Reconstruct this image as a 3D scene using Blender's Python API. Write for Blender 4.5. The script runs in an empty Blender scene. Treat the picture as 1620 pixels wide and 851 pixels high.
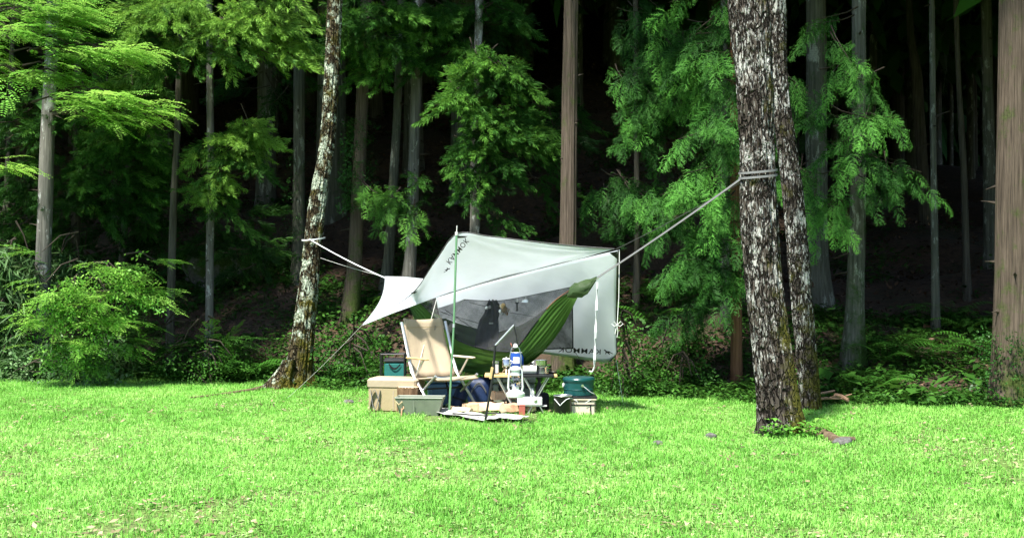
import bpy, math, random
import numpy as np
from mathutils import Vector, Matrix
from mathutils.bvhtree import BVHTree
R = math.radians
rng = np.random.default_rng(11)
random.seed(11)
SC = bpy.context.scene
COL = SC.collection

# ------------------------------------------------------------------ camera, sky, sun, exposure
CAM_H, FPX, CX, CY = 1.45, 2250.0, 810.0, 425.5
cam = bpy.data.cameras.new('camera'); cam.lens = 50; cam.sensor_width = 36; cam.clip_end = 600
cam_o = bpy.data.objects.new('camera', cam); COL.objects.link(cam_o)
cam_o.location = (0, 0, CAM_H); cam_o.rotation_euler = (R(90), 0, 0)
SC.camera = cam_o

SUN_EL, SUN_AZ = R(62), R(-150)     # azimuth clockwise from +Y: behind the camera, to its left
world = bpy.data.worlds.new('World'); SC.world = world; world.use_nodes = True
wn = world.node_tree.nodes; wl = world.node_tree.links; wn.clear()
sky = wn.new('ShaderNodeTexSky'); sky.sky_type = 'NISHITA'; sky.sun_disc = False
sky.sun_elevation = SUN_EL; sky.sun_rotation = SUN_AZ; sky.altitude = 600
bg = wn.new('ShaderNodeBackground'); bg.inputs[1].default_value = 0.08
wo = wn.new('ShaderNodeOutputWorld')
wl.new(sky.outputs[0], bg.inputs[0]); wl.new(bg.outputs[0], wo.inputs[0])
sun = bpy.data.lights.new('sun', 'SUN'); sun.energy = 3.8; sun.angle = R(4); sun.color = (1, .96, .88)
sun_o = bpy.data.objects.new('sun', sun); COL.objects.link(sun_o)
sdir = Vector((math.sin(SUN_AZ)*math.cos(SUN_EL), math.cos(SUN_AZ)*math.cos(SUN_EL), math.sin(SUN_EL)))
sun_o.rotation_euler = sdir.to_track_quat('Z', 'Y').to_euler()
sun_o.location = sdir*40
SC.view_settings.view_transform = 'Standard'; SC.view_settings.look = 'None'
SC.view_settings.exposure = 1.75; SC.view_settings.gamma = 1; SC.view_settings.use_curve_mapping = False
SC.render.engine = 'CYCLES'
SC.cycles.use_denoising = True
SC.cycles.use_adaptive_sampling = True; SC.cycles.adaptive_threshold = .025
SC.cycles.max_bounces = 5; SC.cycles.diffuse_bounces = 2; SC.cycles.glossy_bounces = 2
SC.cycles.transmission_bounces = 4; SC.cycles.transparent_max_bounces = 12
SC.cycles.caustics_reflective = False; SC.cycles.caustics_refractive = False

# ------------------------------------------------------------------ geometry helpers
def at(px, py, Y):
    """a point of the photograph at distance Y in front of the camera"""
    return Vector(((px-CX)/FPX*Y, Y, CAM_H-(py-CY)/FPX*Y))

def gp(px, py):
    Y = FPX*CAM_H/(py-CY)
    return Vector(((px-CX)/FPX*Y, Y, 0.0))

def _h(ix, iy, iz, seed):
    n = (ix*374761393 + iy*668265263 + iz*2147483647 + seed*1274126177) & 0xffffffff
    n = ((n ^ (n >> 13))*1274126177) & 0xffffffff
    n = (n ^ (n >> 16)) & 0xffff
    return n/65535.0

def vnoise(P, seed=0):
    P = np.asarray(P, float); i = np.floor(P).astype(np.int64); f = P-i; f = f*f*(3-2*f)
    x, y, z = i[:, 0], i[:, 1], i[:, 2]; out = 0
    for dx in (0, 1):
        for dy in (0, 1):
            for dz in (0, 1):
                w = (f[:, 0] if dx else 1-f[:, 0])*(f[:, 1] if dy else 1-f[:, 1])*(f[:, 2] if dz else 1-f[:, 2])
                out = out+w*_h(x+dx, y+dy, z+dz, seed)
    return out                      # 0..1

def sstep(a, b, x):
    t = np.clip((np.asarray(x, float)-a)/(b-a), 0, 1); return t*t*(3-2*t)

def edge_y(X):                       # where the mown lawn ends and the wood begins
    X = np.clip(np.asarray(X, float), -14, 14)
    return 16.55-0.36*X+0.25*np.sin(X*1.3+0.7)

def terrain(X, Y):
    X = np.asarray(X, float); Y = np.asarray(Y, float)
    s = Y-edge_y(X)
    k = 0.36-0.20*sstep(1.5, 6.0, X)+0.05*sstep(-2, -8, X)
    s0 = np.clip(s, 0, None)
    h = k*(np.clip(s0, 0, 26)-1.0*(1-np.exp(-s0/1.0)))
    h = h+0.05*np.clip(s0-26, 0, None)+.45*sstep(.15, 2.3, s)*(1-.75*sstep(2.2, 4.2, X))
    P = np.stack([X*.55, Y*.55, 0*X], -1).reshape(-1, 3)
    n = (vnoise(P, 5)-.5).reshape(X.shape)
    P2 = np.stack([X*1.9, Y*1.9, 0*X], -1).reshape(-1, 3)
    n2 = (vnoise(P2, 6)-.5).reshape(X.shape)
    return h+(n*0.5+n2*.14)*sstep(0.3, 3, s)+n*0.03*sstep(-1, -3, s)

def tz(x, y): return float(terrain(np.array([x]), np.array([y]))[0])

def mesh_np(name, V, T=None, Q=None, smooth=False, tint=None, midx=None):
    """mesh from numpy arrays: triangles T, quads Q, per-vertex float tint"""
    me = bpy.data.meshes.new(name)
    V = np.asarray(V, np.float32)
    nt = 0 if T is None else len(T); nq = 0 if Q is None else len(Q)
    me.vertices.add(len(V)); me.vertices.foreach_set('co', V.ravel())
    me.loops.add(nt*3+nq*4); me.polygons.add(nt+nq)
    li = []; 
    if nt: li.append(np.asarray(T, np.int32).ravel())
    if nq: li.append(np.asarray(Q, np.int32).ravel())
    me.loops.foreach_set('vertex_index', np.concatenate(li))
    st = np.concatenate([np.arange(nt)*3, nt*3+np.arange(nq)*4]).astype(np.int32)
    me.polygons.foreach_set('loop_start', st)
    if smooth: me.polygons.foreach_set('use_smooth', np.ones(nt+nq, bool))
    if midx is not None: me.polygons.foreach_set('material_index', np.asarray(midx, np.int32))
    if tint is not None:
        a = me.attributes.new('tint', 'FLOAT', 'POINT'); a.data.foreach_set('value', np.asarray(tint, np.float32))
    me.update(calc_edges=True); me.validate()
    return me

class MB:
    """collects primitive shapes, in the thing's own coordinates"""
    def __init__(s): s.v = []; s.f = []; s.m = []; s.sm = []
    def add(s, V, F, M=None, mi=0, sm=False):
        b = len(s.v)
        for p in V:
            p = Vector(p)
            if M is not None: p = M @ p
            s.v.append(p)
        for f in F: s.f.append([b+i for i in f]); s.m.append(mi); s.sm.append(sm)
        return s
    def box(s, c, d, rz=0, M=None, bev=0.0, taper=(1, 1), mi=0):
        x, y, z = d[0]/2, d[1]/2, d[2]/2
        if bev <= 0:
            V = []
            for k, (zz, tx, ty) in enumerate(((-z, 1, 1), (z, taper[0], taper[1]))):
                V += [(-x*tx, -y*ty, zz), (x*tx, -y*ty, zz), (x*tx, y*ty, zz), (-x*tx, y*ty, zz)]
            F = [(3, 2, 1, 0), (4, 5, 6, 7), (0, 1, 5, 4), (1, 2, 6, 5), (2, 3, 7, 6), (3, 0, 4, 7)]
        else:
            b = min(bev, x*.9, y*.9, z*.9); V = []; F = []
            rings = [(-z, -b), (-z+b, 0), (z-b, 0), (z, -b)]
            for q, (zz, o) in enumerate(rings):
                u = (zz+z)/(2*z); tx = 1+(taper[0]-1)*u; ty = 1+(taper[1]-1)*u
                X = x*tx+o; Y = y*ty+o
                for (sx, sy, ax) in ((-1, -1, 0), (-1, -1, 1), (1, -1, 1), (1, -1, 0), (1, 1, 0), (1, 1, 1), (-1, 1, 1), (-1, 1, 0)):
                    V.append((sx*(X-(b if ax else 0)), sy*(Y-(0 if ax else b)), zz))
            for q in range(3):
                for i in range(8):
                    j = (i+1) % 8; F.append((q*8+i, q*8+j, q*8+8+j, q*8+8+i))
            F.append(tuple(range(7, -1, -1))); F.append(tuple(range(24, 32)))
        T = Matrix.Translation(c) @ Matrix.Rotation(rz, 4, 'Z')
        if M is not None: T = M @ T
        return s.add(V, F, T, mi)
    def tube(s, pts, r, n=8, cap=True, M=None, mi=0, flat=None):
        pts = [Vector(p) for p in pts]; rs = r if isinstance(r, (list, tuple)) else [r]*len(pts)
        V = []; F = []; up = None
        for i, p in enumerate(pts):
            a = pts[max(i-1, 0)]; b = pts[min(i+1, len(pts)-1)]; d = (b-a).normalized()
            if up is None:
                up = Vector((0, 0, 1)) if abs(d.z) < .9 else Vector((0, 1, 0))
            e1 = (up-d*up.dot(d)).normalized(); e2 = d.cross(e1); up = e1
            for k in range(n):
                t = 2*math.pi*(k+.5)/n
                fx = 1 if flat is None else flat
                V.append(p+(e1*math.cos(t)+e2*math.sin(t)*fx)*rs[i])
        for i in range(len(pts)-1):
            for k in range(n):
                j = (k+1) % n; F.append((i*n+k, i*n+j, i*n+n+j, i*n+n+k))
        if cap:
            F.append(tuple(range(n-1, -1, -1))); b = (len(pts)-1)*n; F.append(tuple(b+k for k in range(n)))
        return s.add(V, F, M, mi, n > 5)
    def ribbon(s, pts, w, wdir, th=0.002, M=None, mi=0):
        """flat webbing of width w across wdir"""
        pts = [Vector(p) for p in pts]; V = []; F = []
        for i, p in enumerate(pts):
            wd = Vector(wdir[i] if isinstance(wdir, list) else wdir).normalized()
            d = (pts[min(i+1, len(pts)-1)]-pts[max(i-1, 0)]).normalized()
            nn = d.cross(wd).normalized()*th/2; ww = wd*w/2
            V += [p-ww-nn, p+ww-nn, p+ww+nn, p-ww+nn]
        for i in range(len(pts)-1):
            for k in range(4):
                j = (k+1) % 4; F.append((i*4+k, i*4+j, i*4+4+j, i*4+4+k))
        F.append((3, 2, 1, 0)); b = 4*(len(pts)-1); F.append((b, b+1, b+2, b+3))
        return s.add(V, F, M, mi)
    def lathe(s, prof, n=20, c=(0, 0, 0), M=None, mi=0, sx=1, sy=1, closed=True):
        V = []; F = []
        for (r, z) in prof:
            for k in range(n):
                t = 2*math.pi*k/n; V.append((r*math.cos(t)*sx, r*math.sin(t)*sy, z))
        for i in range(len(prof)-1):
            for k in range(n):
                j = (k+1) % n; F.append((i*n+k, i*n+j, i*n+n+j, i*n+n+k))
        if closed:
            F.append(tuple(range(n-1, -1, -1))); b = (len(prof)-1)*n; F.append(tuple(b+k for k in range(n)))
        T = Matrix.Translation(c)
        if M is not None: T = M @ T
        return s.add(V, F, T, mi, True)
    def build(s, name, mats, parent=None, smooth=None):
        me = bpy.data.meshes.new(name)
        me.from_pydata([tuple(p) for p in s.v], [], s.f)
        me.polygons.foreach_set('material_index', s.m)
        sm = s.sm if smooth is None else [smooth]*len(s.f)
        me.polygons.foreach_set('use_smooth', sm)
        try: me.set_sharp_from_angle(angle=R(40))
        except Exception: pass
        me.update()
        return link(name, me, mats, parent)

def link(name, me, mats, parent=None):
    for m in (mats if isinstance(mats, (list, tuple)) else [mats]):
        if len(me.materials) < (len(mats) if isinstance(mats, (list, tuple)) else 1): me.materials.append(m)
    o = bpy.data.objects.new(name, me); COL.objects.link(o)
    if parent is not None: o.parent = parent
    return o

def tag(o, label=None, cat=None, group=None, kind=None):
    if label: o['label'] = label
    if cat: o['category'] = cat
    if group: o['group'] = group
    if kind: o['kind'] = kind
    return o

def thing(name, label, cat, loc=(0, 0, 0), rz=0, group=None):
    o = bpy.data.objects.new(name, None); COL.objects.link(o)
    o.empty_display_size = .1; o.location = loc; o.rotation_euler = (0, 0, rz)
    return tag(o, label, cat, group)

# ------------------------------------------------------------------ materials
def nodes(name):
    m = bpy.data.materials.new(name); m.use_nodes = True
    nt = m.node_tree; b = nt.nodes['Principled BSDF']; return m, nt, b

def ramp(nt, src, stops):
    r = nt.nodes.new('ShaderNodeValToRGB'); e = r.color_ramp.elements
    while len(e) < len(stops): e.new(.5)
    for i, (p, c) in enumerate(stops): e[i].position = p; e[i].color = (*c, 1) if len(c) == 3 else c
    nt.links.new(src, r.inputs[0]); return r.outputs[0]

def noise_n(nt, scale, vec=None, detail=4, rough=.6, map_scale=None):
    n = nt.nodes.new('ShaderNodeTexNoise'); n.inputs['Scale'].default_value = scale
    n.inputs['Detail'].default_value = detail; n.inputs['Roughness'].default_value = rough
    tc = nt.nodes.new('ShaderNodeTexCoord'); src = tc.outputs['Object']
    if map_scale:
        mp = nt.nodes.new('ShaderNodeMapping'); mp.inputs['Scale'].default_value = map_scale
        nt.links.new(src, mp.inputs[0]); src = mp.outputs[0]
    nt.links.new(src, n.inputs['Vector']); return n.outputs['Fac']

def mixc(nt, fac, a, b, mode='MIX'):
    m = nt.nodes.new('ShaderNodeMix'); m.data_type = 'RGBA'; m.blend_type = mode
    for s, v in ((0, fac), (6, a), (7, b)):
        if isinstance(v, (int, float)): m.inputs[s].default_value = v
        elif isinstance(v, tuple): m.inputs[s].default_value = (*v, 1)
        else: nt.links.new(v, m.inputs[s])
    return m.outputs[2]

def bump(nt, b, src, strength=.5, dist=.01):
    n = nt.nodes.new('ShaderNodeBump'); n.inputs['Strength'].default_value = strength
    n.inputs['Distance'].default_value = dist
    nt.links.new(src, n.inputs['Height']); nt.links.new(n.outputs[0], b.inputs['Normal'])

def plain(name, col, rough=.6, metal=0, var=.25, scale=14, bmp=0, sheen=0):
    m, nt, b = nodes(name)
    f = noise_n(nt, scale)
    lo = tuple(c*(1-var) for c in col); hi = tuple(min(1, c*(1+var)) for c in col)
    nt.links.new(ramp(nt, f, [(.3, lo), (.7, hi)]), b.inputs['Base Color'])
    b.inputs['Roughness'].default_value = rough; b.inputs['Metallic'].default_value = metal
    if bmp: bump(nt, b, noise_n(nt, scale*12, detail=3), bmp, .004)
    return m

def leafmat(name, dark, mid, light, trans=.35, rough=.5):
    """leaf colour by the per-leaf tint (old to new growth, plus painted top light on conifer boughs), thin and translucent"""
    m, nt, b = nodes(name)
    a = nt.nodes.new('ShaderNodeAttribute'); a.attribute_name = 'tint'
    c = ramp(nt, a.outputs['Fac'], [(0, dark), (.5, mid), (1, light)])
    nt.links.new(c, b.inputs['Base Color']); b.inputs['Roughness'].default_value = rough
    b.inputs['Specular IOR Level'].default_value = .15
    t = nt.nodes.new('ShaderNodeBsdfTranslucent')
    hs = nt.nodes.new('ShaderNodeHueSaturation'); hs.inputs['Value'].default_value = 1.15
    hs.inputs['Hue'].default_value = .485
    nt.links.new(c, hs.inputs['Color']); nt.links.new(hs.outputs[0], t.inputs[0])
    mx = nt.nodes.new('ShaderNodeMixShader'); mx.inputs[0].default_value = trans
    nt.links.new(b.outputs[0], mx.inputs[1]); nt.links.new(t.outputs[0], mx.inputs[2])
    nt.links.new(mx.outputs[0], nt.nodes['Material Output'].inputs[0]); return m

def barkmat(name, dark, light, lichen=None, lich_amt=.5, moss=None, moss_amt=.0, streak=(28, 28, 2.2), lscale=14, lstretch=.35, fleck=0, plates=None):
    m, nt, b = nodes(name)
    st = noise_n(nt, 1, detail=6, rough=.65, map_scale=streak)
    c = ramp(nt, st, [(.28, dark), (.52, tuple((d+l)/2 for d, l in zip(dark, light))), (.75, light)])
    ht = st
    if plates:
        # bark plates: stretched cells with dark fissures between
        tc = nt.nodes.new('ShaderNodeTexCoord'); mp = nt.nodes.new('ShaderNodeMapping'); mp.inputs['Scale'].default_value = plates
        nz = nt.nodes.new('ShaderNodeTexNoise'); nz.inputs['Scale'].default_value = 7; nz.inputs['Detail'].default_value = 4
        ad_ = nt.nodes.new('ShaderNodeMix'); ad_.data_type = 'RGBA'; ad_.blend_type = 'LINEAR_LIGHT'; ad_.inputs[0].default_value = .07
        nt.links.new(tc.outputs['Object'], nz.inputs['Vector']); nt.links.new(tc.outputs['Object'], ad_.inputs[6]); nt.links.new(nz.outputs['Color'], ad_.inputs[7])
        nt.links.new(ad_.outputs[2], mp.inputs[0])
        vo = nt.nodes.new('ShaderNodeTexVoronoi'); vo.feature = 'DISTANCE_TO_EDGE'; vo.inputs['Scale'].default_value = 1
        nt.links.new(mp.outputs[0], vo.inputs['Vector'])
        ck = ramp(nt, vo.outputs['Distance'], [(.02, (0, 0, 0)), (.16, (1, 1, 1))])
        c = mixc(nt, ck, tuple(x*.6 for x in dark), c)
        hm = nt.nodes.new('ShaderNodeMath'); hm.operation = 'MULTIPLY_ADD'; hm.inputs[1].default_value = .5
        nt.links.new(st, hm.inputs[0]); nt.links.new(ck, hm.inputs[2]); ht = hm.outputs[0]
    big = noise_n(nt, 1.6, detail=3)
    c = mixc(nt, ramp(nt, big, [(.35, (0, 0, 0)), (.7, (.55, .55, .55))]), c, mixc(nt, .5, c, dark), 'MIX')
    if lichen:
        l1 = noise_n(nt, lscale, detail=7, rough=.72, map_scale=(1, 1, lstretch))
        l2 = noise_n(nt, 2.3, detail=2)
        mt = nt.nodes.new('ShaderNodeMath'); mt.operation = 'ADD'
        nt.links.new(l1, mt.inputs[0])
        sc_ = nt.nodes.new('ShaderNodeMath'); sc_.operation = 'MULTIPLY_ADD'; sc_.inputs[1].default_value = .45; sc_.inputs[2].default_value = -.22
        nt.links.new(l2, sc_.inputs[0]); nt.links.new(sc_.outputs[0], mt.inputs[1])
        t = .72-.34*lich_amt
        fac = ramp(nt, mt.outputs[0], [(t, (0, 0, 0)), (t+.05, (1, 1, 1))])
        lc = ramp(nt, noise_n(nt, 60, detail=3), [(.3, tuple(x*.62 for x in lichen)), (.6, lichen)])
        c = mixc(nt, fac, c, lc)
        if fleck:
            fl = noise_n(nt, 62, detail=5, rough=.7, map_scale=(1, 1, .3))
            fa = nt.nodes.new('ShaderNodeMath'); fa.operation = 'MULTIPLY_ADD'; fa.inputs[1].default_value = 1.0
            l3 = noise_n(nt, 3.5, detail=3, map_scale=(1, 1, .5))
            l4 = nt.nodes.new('ShaderNodeMath'); l4.operation = 'MULTIPLY_ADD'; l4.inputs[1].default_value = .5; l4.inputs[2].default_value = -.25
            nt.links.new(l3, l4.inputs[0]); nt.links.new(fl, fa.inputs[0]); nt.links.new(l4.outputs[0], fa.inputs[2])
            ff = ramp(nt, fa.outputs[0], [(.65-.2*fleck, (0, 0, 0)), (.72-.2*fleck, (1, 1, 1))])
            if plates: ff = mixc(nt, 1.0, ff, ck, 'MULTIPLY')
            c = mixc(nt, ff, c, lc)
    if moss:
        g = nt.nodes.new('ShaderNodeAttribute'); g.attribute_name = 'tint'
        m1 = noise_n(nt, 5, detail=6, rough=.7)
        ad = nt.nodes.new('ShaderNodeMath'); ad.operation = 'MULTIPLY_ADD'; ad.inputs[1].default_value = .55
        nt.links.new(g.outputs['Fac'], ad.inputs[0]); nt.links.new(m1, ad.inputs[2])
        t = .92-.3*moss_amt
        fac = ramp(nt, ad.outputs[0], [(t-.1, (0, 0, 0)), (t+.06, (1, 1, 1))])
        mc = ramp(nt, noise_n(nt, 45, detail=3), [(.3, tuple(x*.4 for x in moss)), (.65, moss)])
        c = mixc(nt, fac, c, mc)
    nt.links.new(c, b.inputs['Base Color']); b.inputs['Roughness'].default_value = .95
    b.inputs['Specular IOR Level'].default_value = .1
    bump(nt, b, ht, .95, .03 if plates else .014); return m
M = {}
M['soil'] = None
def lawn_material():
    m, nt, b = nodes('lawn_soil')
    f = noise_n(nt, 1.1, detail=6, rough=.65); g = noise_n(nt, 22, detail=5, rough=.7)
    c1 = ramp(nt, g, [(.3, (.03, .05, .01)), (.5, (.09, .16, .025)), (.75, (.22, .24, .08))])
    c2 = ramp(nt, g, [(.3, (.035, .03, .018)), (.55, (.13, .11, .06)), (.8, (.36, .31, .2))])
    c = mixc(nt, ramp(nt, f, [(.5, (0, 0, 0)), (.68, (.7, .7, .7))]), c1, c2)
    nt.links.new(c, b.inputs['Base Color']); b.inputs['Roughness'].default_value = 1
    bump(nt, b, g, .8, .02); return m
def floor_material():
    m, nt, b = nodes('forest_soil')
    f = noise_n(nt, 9, detail=8, rough=.75); g = noise_n(nt, .8, detail=4)
    c = ramp(nt, f, [(.3, (.022, .014, .009)), (.55, (.075, .045, .027)), (.8, (.15, .09, .055))])
    c = mixc(nt, ramp(nt, g, [(.5, (0, 0, 0)), (.7, (.6, .6, .6))]), c, (.02, .035, .008))
    nt.links.new(c, b.inputs['Base Color']); b.inputs['Roughness'].default_value = 1
    bump(nt, b, f, 1, .06); return m
M['lawn'] = lawn_material(); M['floor'] = floor_material()
M['grass'] = leafmat('grass_blades', (.12, .32, .045), (.21, .54, .085), (.41, .68, .19), .42, .6)
M['clover'] = leafmat('clover_leaves', (.10, .22, .04), (.22, .46, .11), (.55, .66, .32), .3, .5)
M['litter'] = leafmat('dry_leaves', (.035, .02, .012), (.09, .052, .032), (.22, .15, .10), .1, .9)
M['under'] = leafmat('undergrowth_leaves', (.014, .05, .007), (.035, .115, .015), (.085, .22, .035), .3, .5)
M['fern'] = leafmat('fern_fronds', (.03, .10, .015), (.05, .17, .02), (.09, .25, .04), .35)
M['sugi'] = leafmat('cedar_needles', (.012, .045, .010), (.045, .14, .022), (.19, .37, .055), .3, .55)
M['sugi_blue'] = leafmat('cedar_needles_bluish', (.009, .036, .006), (.033, .12, .016), (.12, .30, .04), .3, .6)
M['hinoki'] = leafmat('cypress_sprays', (.007, .032, .005), (.030, .115, .017), (.115, .34, .05), .3, .6)
M['pinnate'] = leafmat('pinnate_leaves', (.05, .17, .022), (.13, .36, .05), (.32, .58, .11), .42, .4)
M['bamboo'] = leafmat('bamboo_leaves', (.03, .075, .02), (.06, .14, .04), (.13, .22, .09), .3, .45)
M['pale_leaf'] = leafmat('pale_leaves', (.06, .15, .04), (.13, .27, .09), (.3, .42, .24), .3, .45)
M['ivy'] = leafmat('ivy_leaves', (.012, .05, .008), (.025, .09, .015), (.05, .15, .03), .2, .4)
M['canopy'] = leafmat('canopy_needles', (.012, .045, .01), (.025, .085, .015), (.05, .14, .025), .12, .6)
M['bark_oak'] = barkmat('furrowed_bark', (.016, .013, .010), (.145, .122, .10), (.50, .50, .46), .42, (.10, .10, .018), .66, (40, 40, 6), 13, .5, .47, (24, 24, 5.5))
M['bark_lichen'] = barkmat('lichen_bark', (.02, .015, .008), (.12, .095, .05), (.46, .52, .40), .60, (.10, .09, .014), .45, (30, 30, 9), 10, .7, .25, (22, 22, 9))
M['bark_sugi'] = barkmat('cedar_bark', (.032, .025, .019), (.17, .132, .10), None, 0, (.07, .10, .025), .75, (70, 70, 2.6))
M['bark_red'] = barkmat('red_cedar_bark', (.08, .036, .018), (.27, .14, .08), None, 0, None, 0, (60, 60, 1.0))
M['bark_grey'] = barkmat('grey_bark', (.06, .058, .05), (.26, .25, .22), (.42, .43, .40), .42, (.08, .12, .03), .55, (34, 34, 2.2), 10, .5)
M['bark_green'] = barkmat('greenish_bark', (.036, .04, .03), (.165, .165, .135), (.26, .28, .24), .42, (.04, .08, .02), .75, (34, 34, 1.6), 9, .3)
M['bark_dim'] = barkmat('dark_bark', (.03, .028, .022), (.13, .12, .095), None, 0, (.03, .05, .015), .5, (34, 34, 1.8))
M['twig'] = plain('twig_bark', (.035, .026, .016), .9, 0, .4, 30)

# ------------------------------------------------------------------ ground
def grid(x0, x1, nx, ys, zf):
    u = np.linspace(-1, 1, nx); u = np.sign(u)*(.22*np.abs(u)+.78*np.abs(u)**3)
    X, Y = np.meshgrid(u*x1, ys)
    Z = zf(X, Y); V = np.stack([X, Y, Z], -1).reshape(-1, 3)
    ny = len(ys); i = np.arange(nx*ny).reshape(ny, nx)
    Q = np.stack([i[:-1, :-1], i[:-1, 1:], i[1:, 1:], i[1:, :-1]], -1).reshape(-1, 4)
    return V, Q
ys = np.concatenate([np.linspace(-220, 4, 40), np.linspace(4.2, 26, 110)])
V, Q = grid(-160, 160, 190, ys, lambda X, Y: terrain(X, Y)-0.05*sstep(-.05, .5, Y-edge_y(X))-.4*sstep(.5, 3, Y-edge_y(X)))
tag(link('lawn', mesh_np('lawn', V, Q=Q, smooth=True), M['lawn']), 'bright sunlit grass clearing in front of the wood', None, None, 'structure')
ys = np.concatenate([np.linspace(8, 30, 130), np.linspace(30.3, 110, 70)])
V, Q = grid(-120, 120, 240, ys, lambda X, Y: terrain(X, Y)-.25*(1-sstep(-.25, .25, Y-edge_y(X))))
tag(link('forest_slope', mesh_np('forest_slope', V, Q=Q, smooth=True), M['floor']), 'dark wooded slope rising behind the clearing', None, None, 'structure')

# ------------------------------------------------------------------ grass
def blades(n, hl, hw, y0, y1, clump=None, seed=1, dens=None, margin=1.0, lean=.55):
    g = np.random.default_rng(seed)
    m = int(n*2.2)
    Y = y0+(y1-y0)*g.random(m)
    keep = g.random(m) < (.36*Y+margin)/(.36*y1+margin)
    Y = Y[keep]; X = (2*g.random(len(Y))-1)*(.36*Y+margin)
    ok = Y < edge_y(X)+.35
    X, Y = X[ok], Y[ok]
    d = vnoise(np.stack([X*1.1, Y*1.1, 0*X], -1), 21)*.6+vnoise(np.stack([X*4, Y*4, 0*X], -1), 22)*.4
    keep = g.random(len(X)) < np.clip((.86-d)*4.2, .35, 1)
    pxx = X/Y*FPX+CX
    trod = ((pxx > 672) & (pxx < 850) & (Y > 13.15) & (Y < 14.7)) | ((pxx > 582) & (pxx < 945) & (Y > 14.0) & (Y < 15.4))
    keep &= ~trod | (g.random(len(X)) < .10)          # trodden flat under the camp
    X, Y, d = X[keep][:n], Y[keep][:n], d[keep][:n]; n = len(X)
    hf = .45+.55*vnoise(np.stack([X*.8, Y*.8, 0*X+3], -1), 23)+.75*vnoise(np.stack([X*5, Y*5, 0*X+3], -1), 25)**1.5
    L = hl*(.45+.9*g.random(n))*hf; W = hw*(.6+.8*g.random(n))
    a = g.random(n)*2*np.pi; b = a+np.pi/2+(g.random(n)-.5)*1.2
    k = lean*(.3+g.random(n))
    P = np.stack([X, Y, terrain(X, Y)-.004], -1)
    dirv = np.stack([np.cos(a), np.sin(a), 0*a], -1); wv = np.stack([np.cos(b), np.sin(b), 0*b], -1)*W[:, None]/2
    mid = P+dirv*(L*k*.28)[:, None]+np.array([0, 0, 1])*(L*.55)[:, None]
    tip = P+dirv*(L*k)[:, None]+np.array([0, 0, 1])*(L*np.clip(1-.45*k, .3, 1))[:, None]
    V = np.stack([P, mid-wv, mid+wv, tip], 1).reshape(-1, 3)
    i = np.arange(n)*4
    T = np.concatenate([np.stack([i, i+2, i+1], -1), np.stack([i+1, i+2, i+3], -1)])
    big = vnoise(np.stack([X*.5, Y*.5, 0*X+9], -1), 24)
    t = np.clip(.5+.55*(g.random(n)-.5)+.4*(big-.5)+.55*(vnoise(np.stack([X*6, Y*6, 0*X], -1), 26)-.5)+(g.random(n) < .06)*.5-(g.random(n) < .1)*.4, 0, 1)
    return V, T, np.repeat(t, 4)
V, T, t = blades(410000, .048, .0058, 6.2, 20.2, seed=3, margin=1.7)
tag(link('grass', mesh_np('grass', V, T=T, tint=t), M['grass']), 'short bright green grass covering the clearing', 'grass', None, 'stuff')
# clover and small flat weeds between the blades
def weeds(n, seed):
    V, T, t = blades(n, .026, .024, 6.2, 20, seed=seed, lean=2.6, margin=1.7)
    return V, T, t
V, T, t = weeds(80000, 5)
tag(link('clover', mesh_np('clover', V, T=T, tint=t), M['clover']), 'low clover and broad weeds scattered between the grass blades', 'clover', None, 'stuff')

# ------------------------------------------------------------------ foliage prototypes: (V, T, per-vertex tint offset)
def strip(base, d, up, L, w, side, curl):
    """one tapered shoot of 2 triangles"""
    d = d/np.linalg.norm(d)
    m = base+d*L*.55+up*curl*L*.25; t = base+d*L+up*curl*L*.9
    s = side*w/2
    return [base, m+s, m-s, t], [(0, 1, 2), (2, 1, 3)]

def proto(fn):
    V, T, C = [], [], []
    def put(vs, ts, c):
        b = len(V); V.extend(vs); T.extend([(a+b, q+b, r+b) for a, q, r in ts]); C.extend(c)
    fn(put)
    return np.array(V, float), np.array(T, int), np.array(C, float)

def sugi_proto(seed, ns=56, L=.34, w=.0115):
    g = np.random.default_rng(seed)
    def fn(put):
        for k in range(ns):
            t = .08+.92*(k+g.random())/ns
            p = np.array([L*t, 0, -.10*L*t*t*2.2])
            az = g.random()*2*np.pi
            rad = np.array([0, np.cos(az), np.sin(az)])
            d = np.array([.75+.4*t, 0, -.25])+rad*(.85-.35*t)
            up = np.array([.25, 0, .55])
            s = np.cross(d, g.normal(size=3)); s /= np.linalg.norm(s)+1e-9
            vs, ts = strip(p, d, up, (.075+.065*g.random())*(1.1-.3*t)*(L/.34), w*(.8+.5*g.random()), s, .55)
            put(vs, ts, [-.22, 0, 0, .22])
    return proto(fn)

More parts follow.
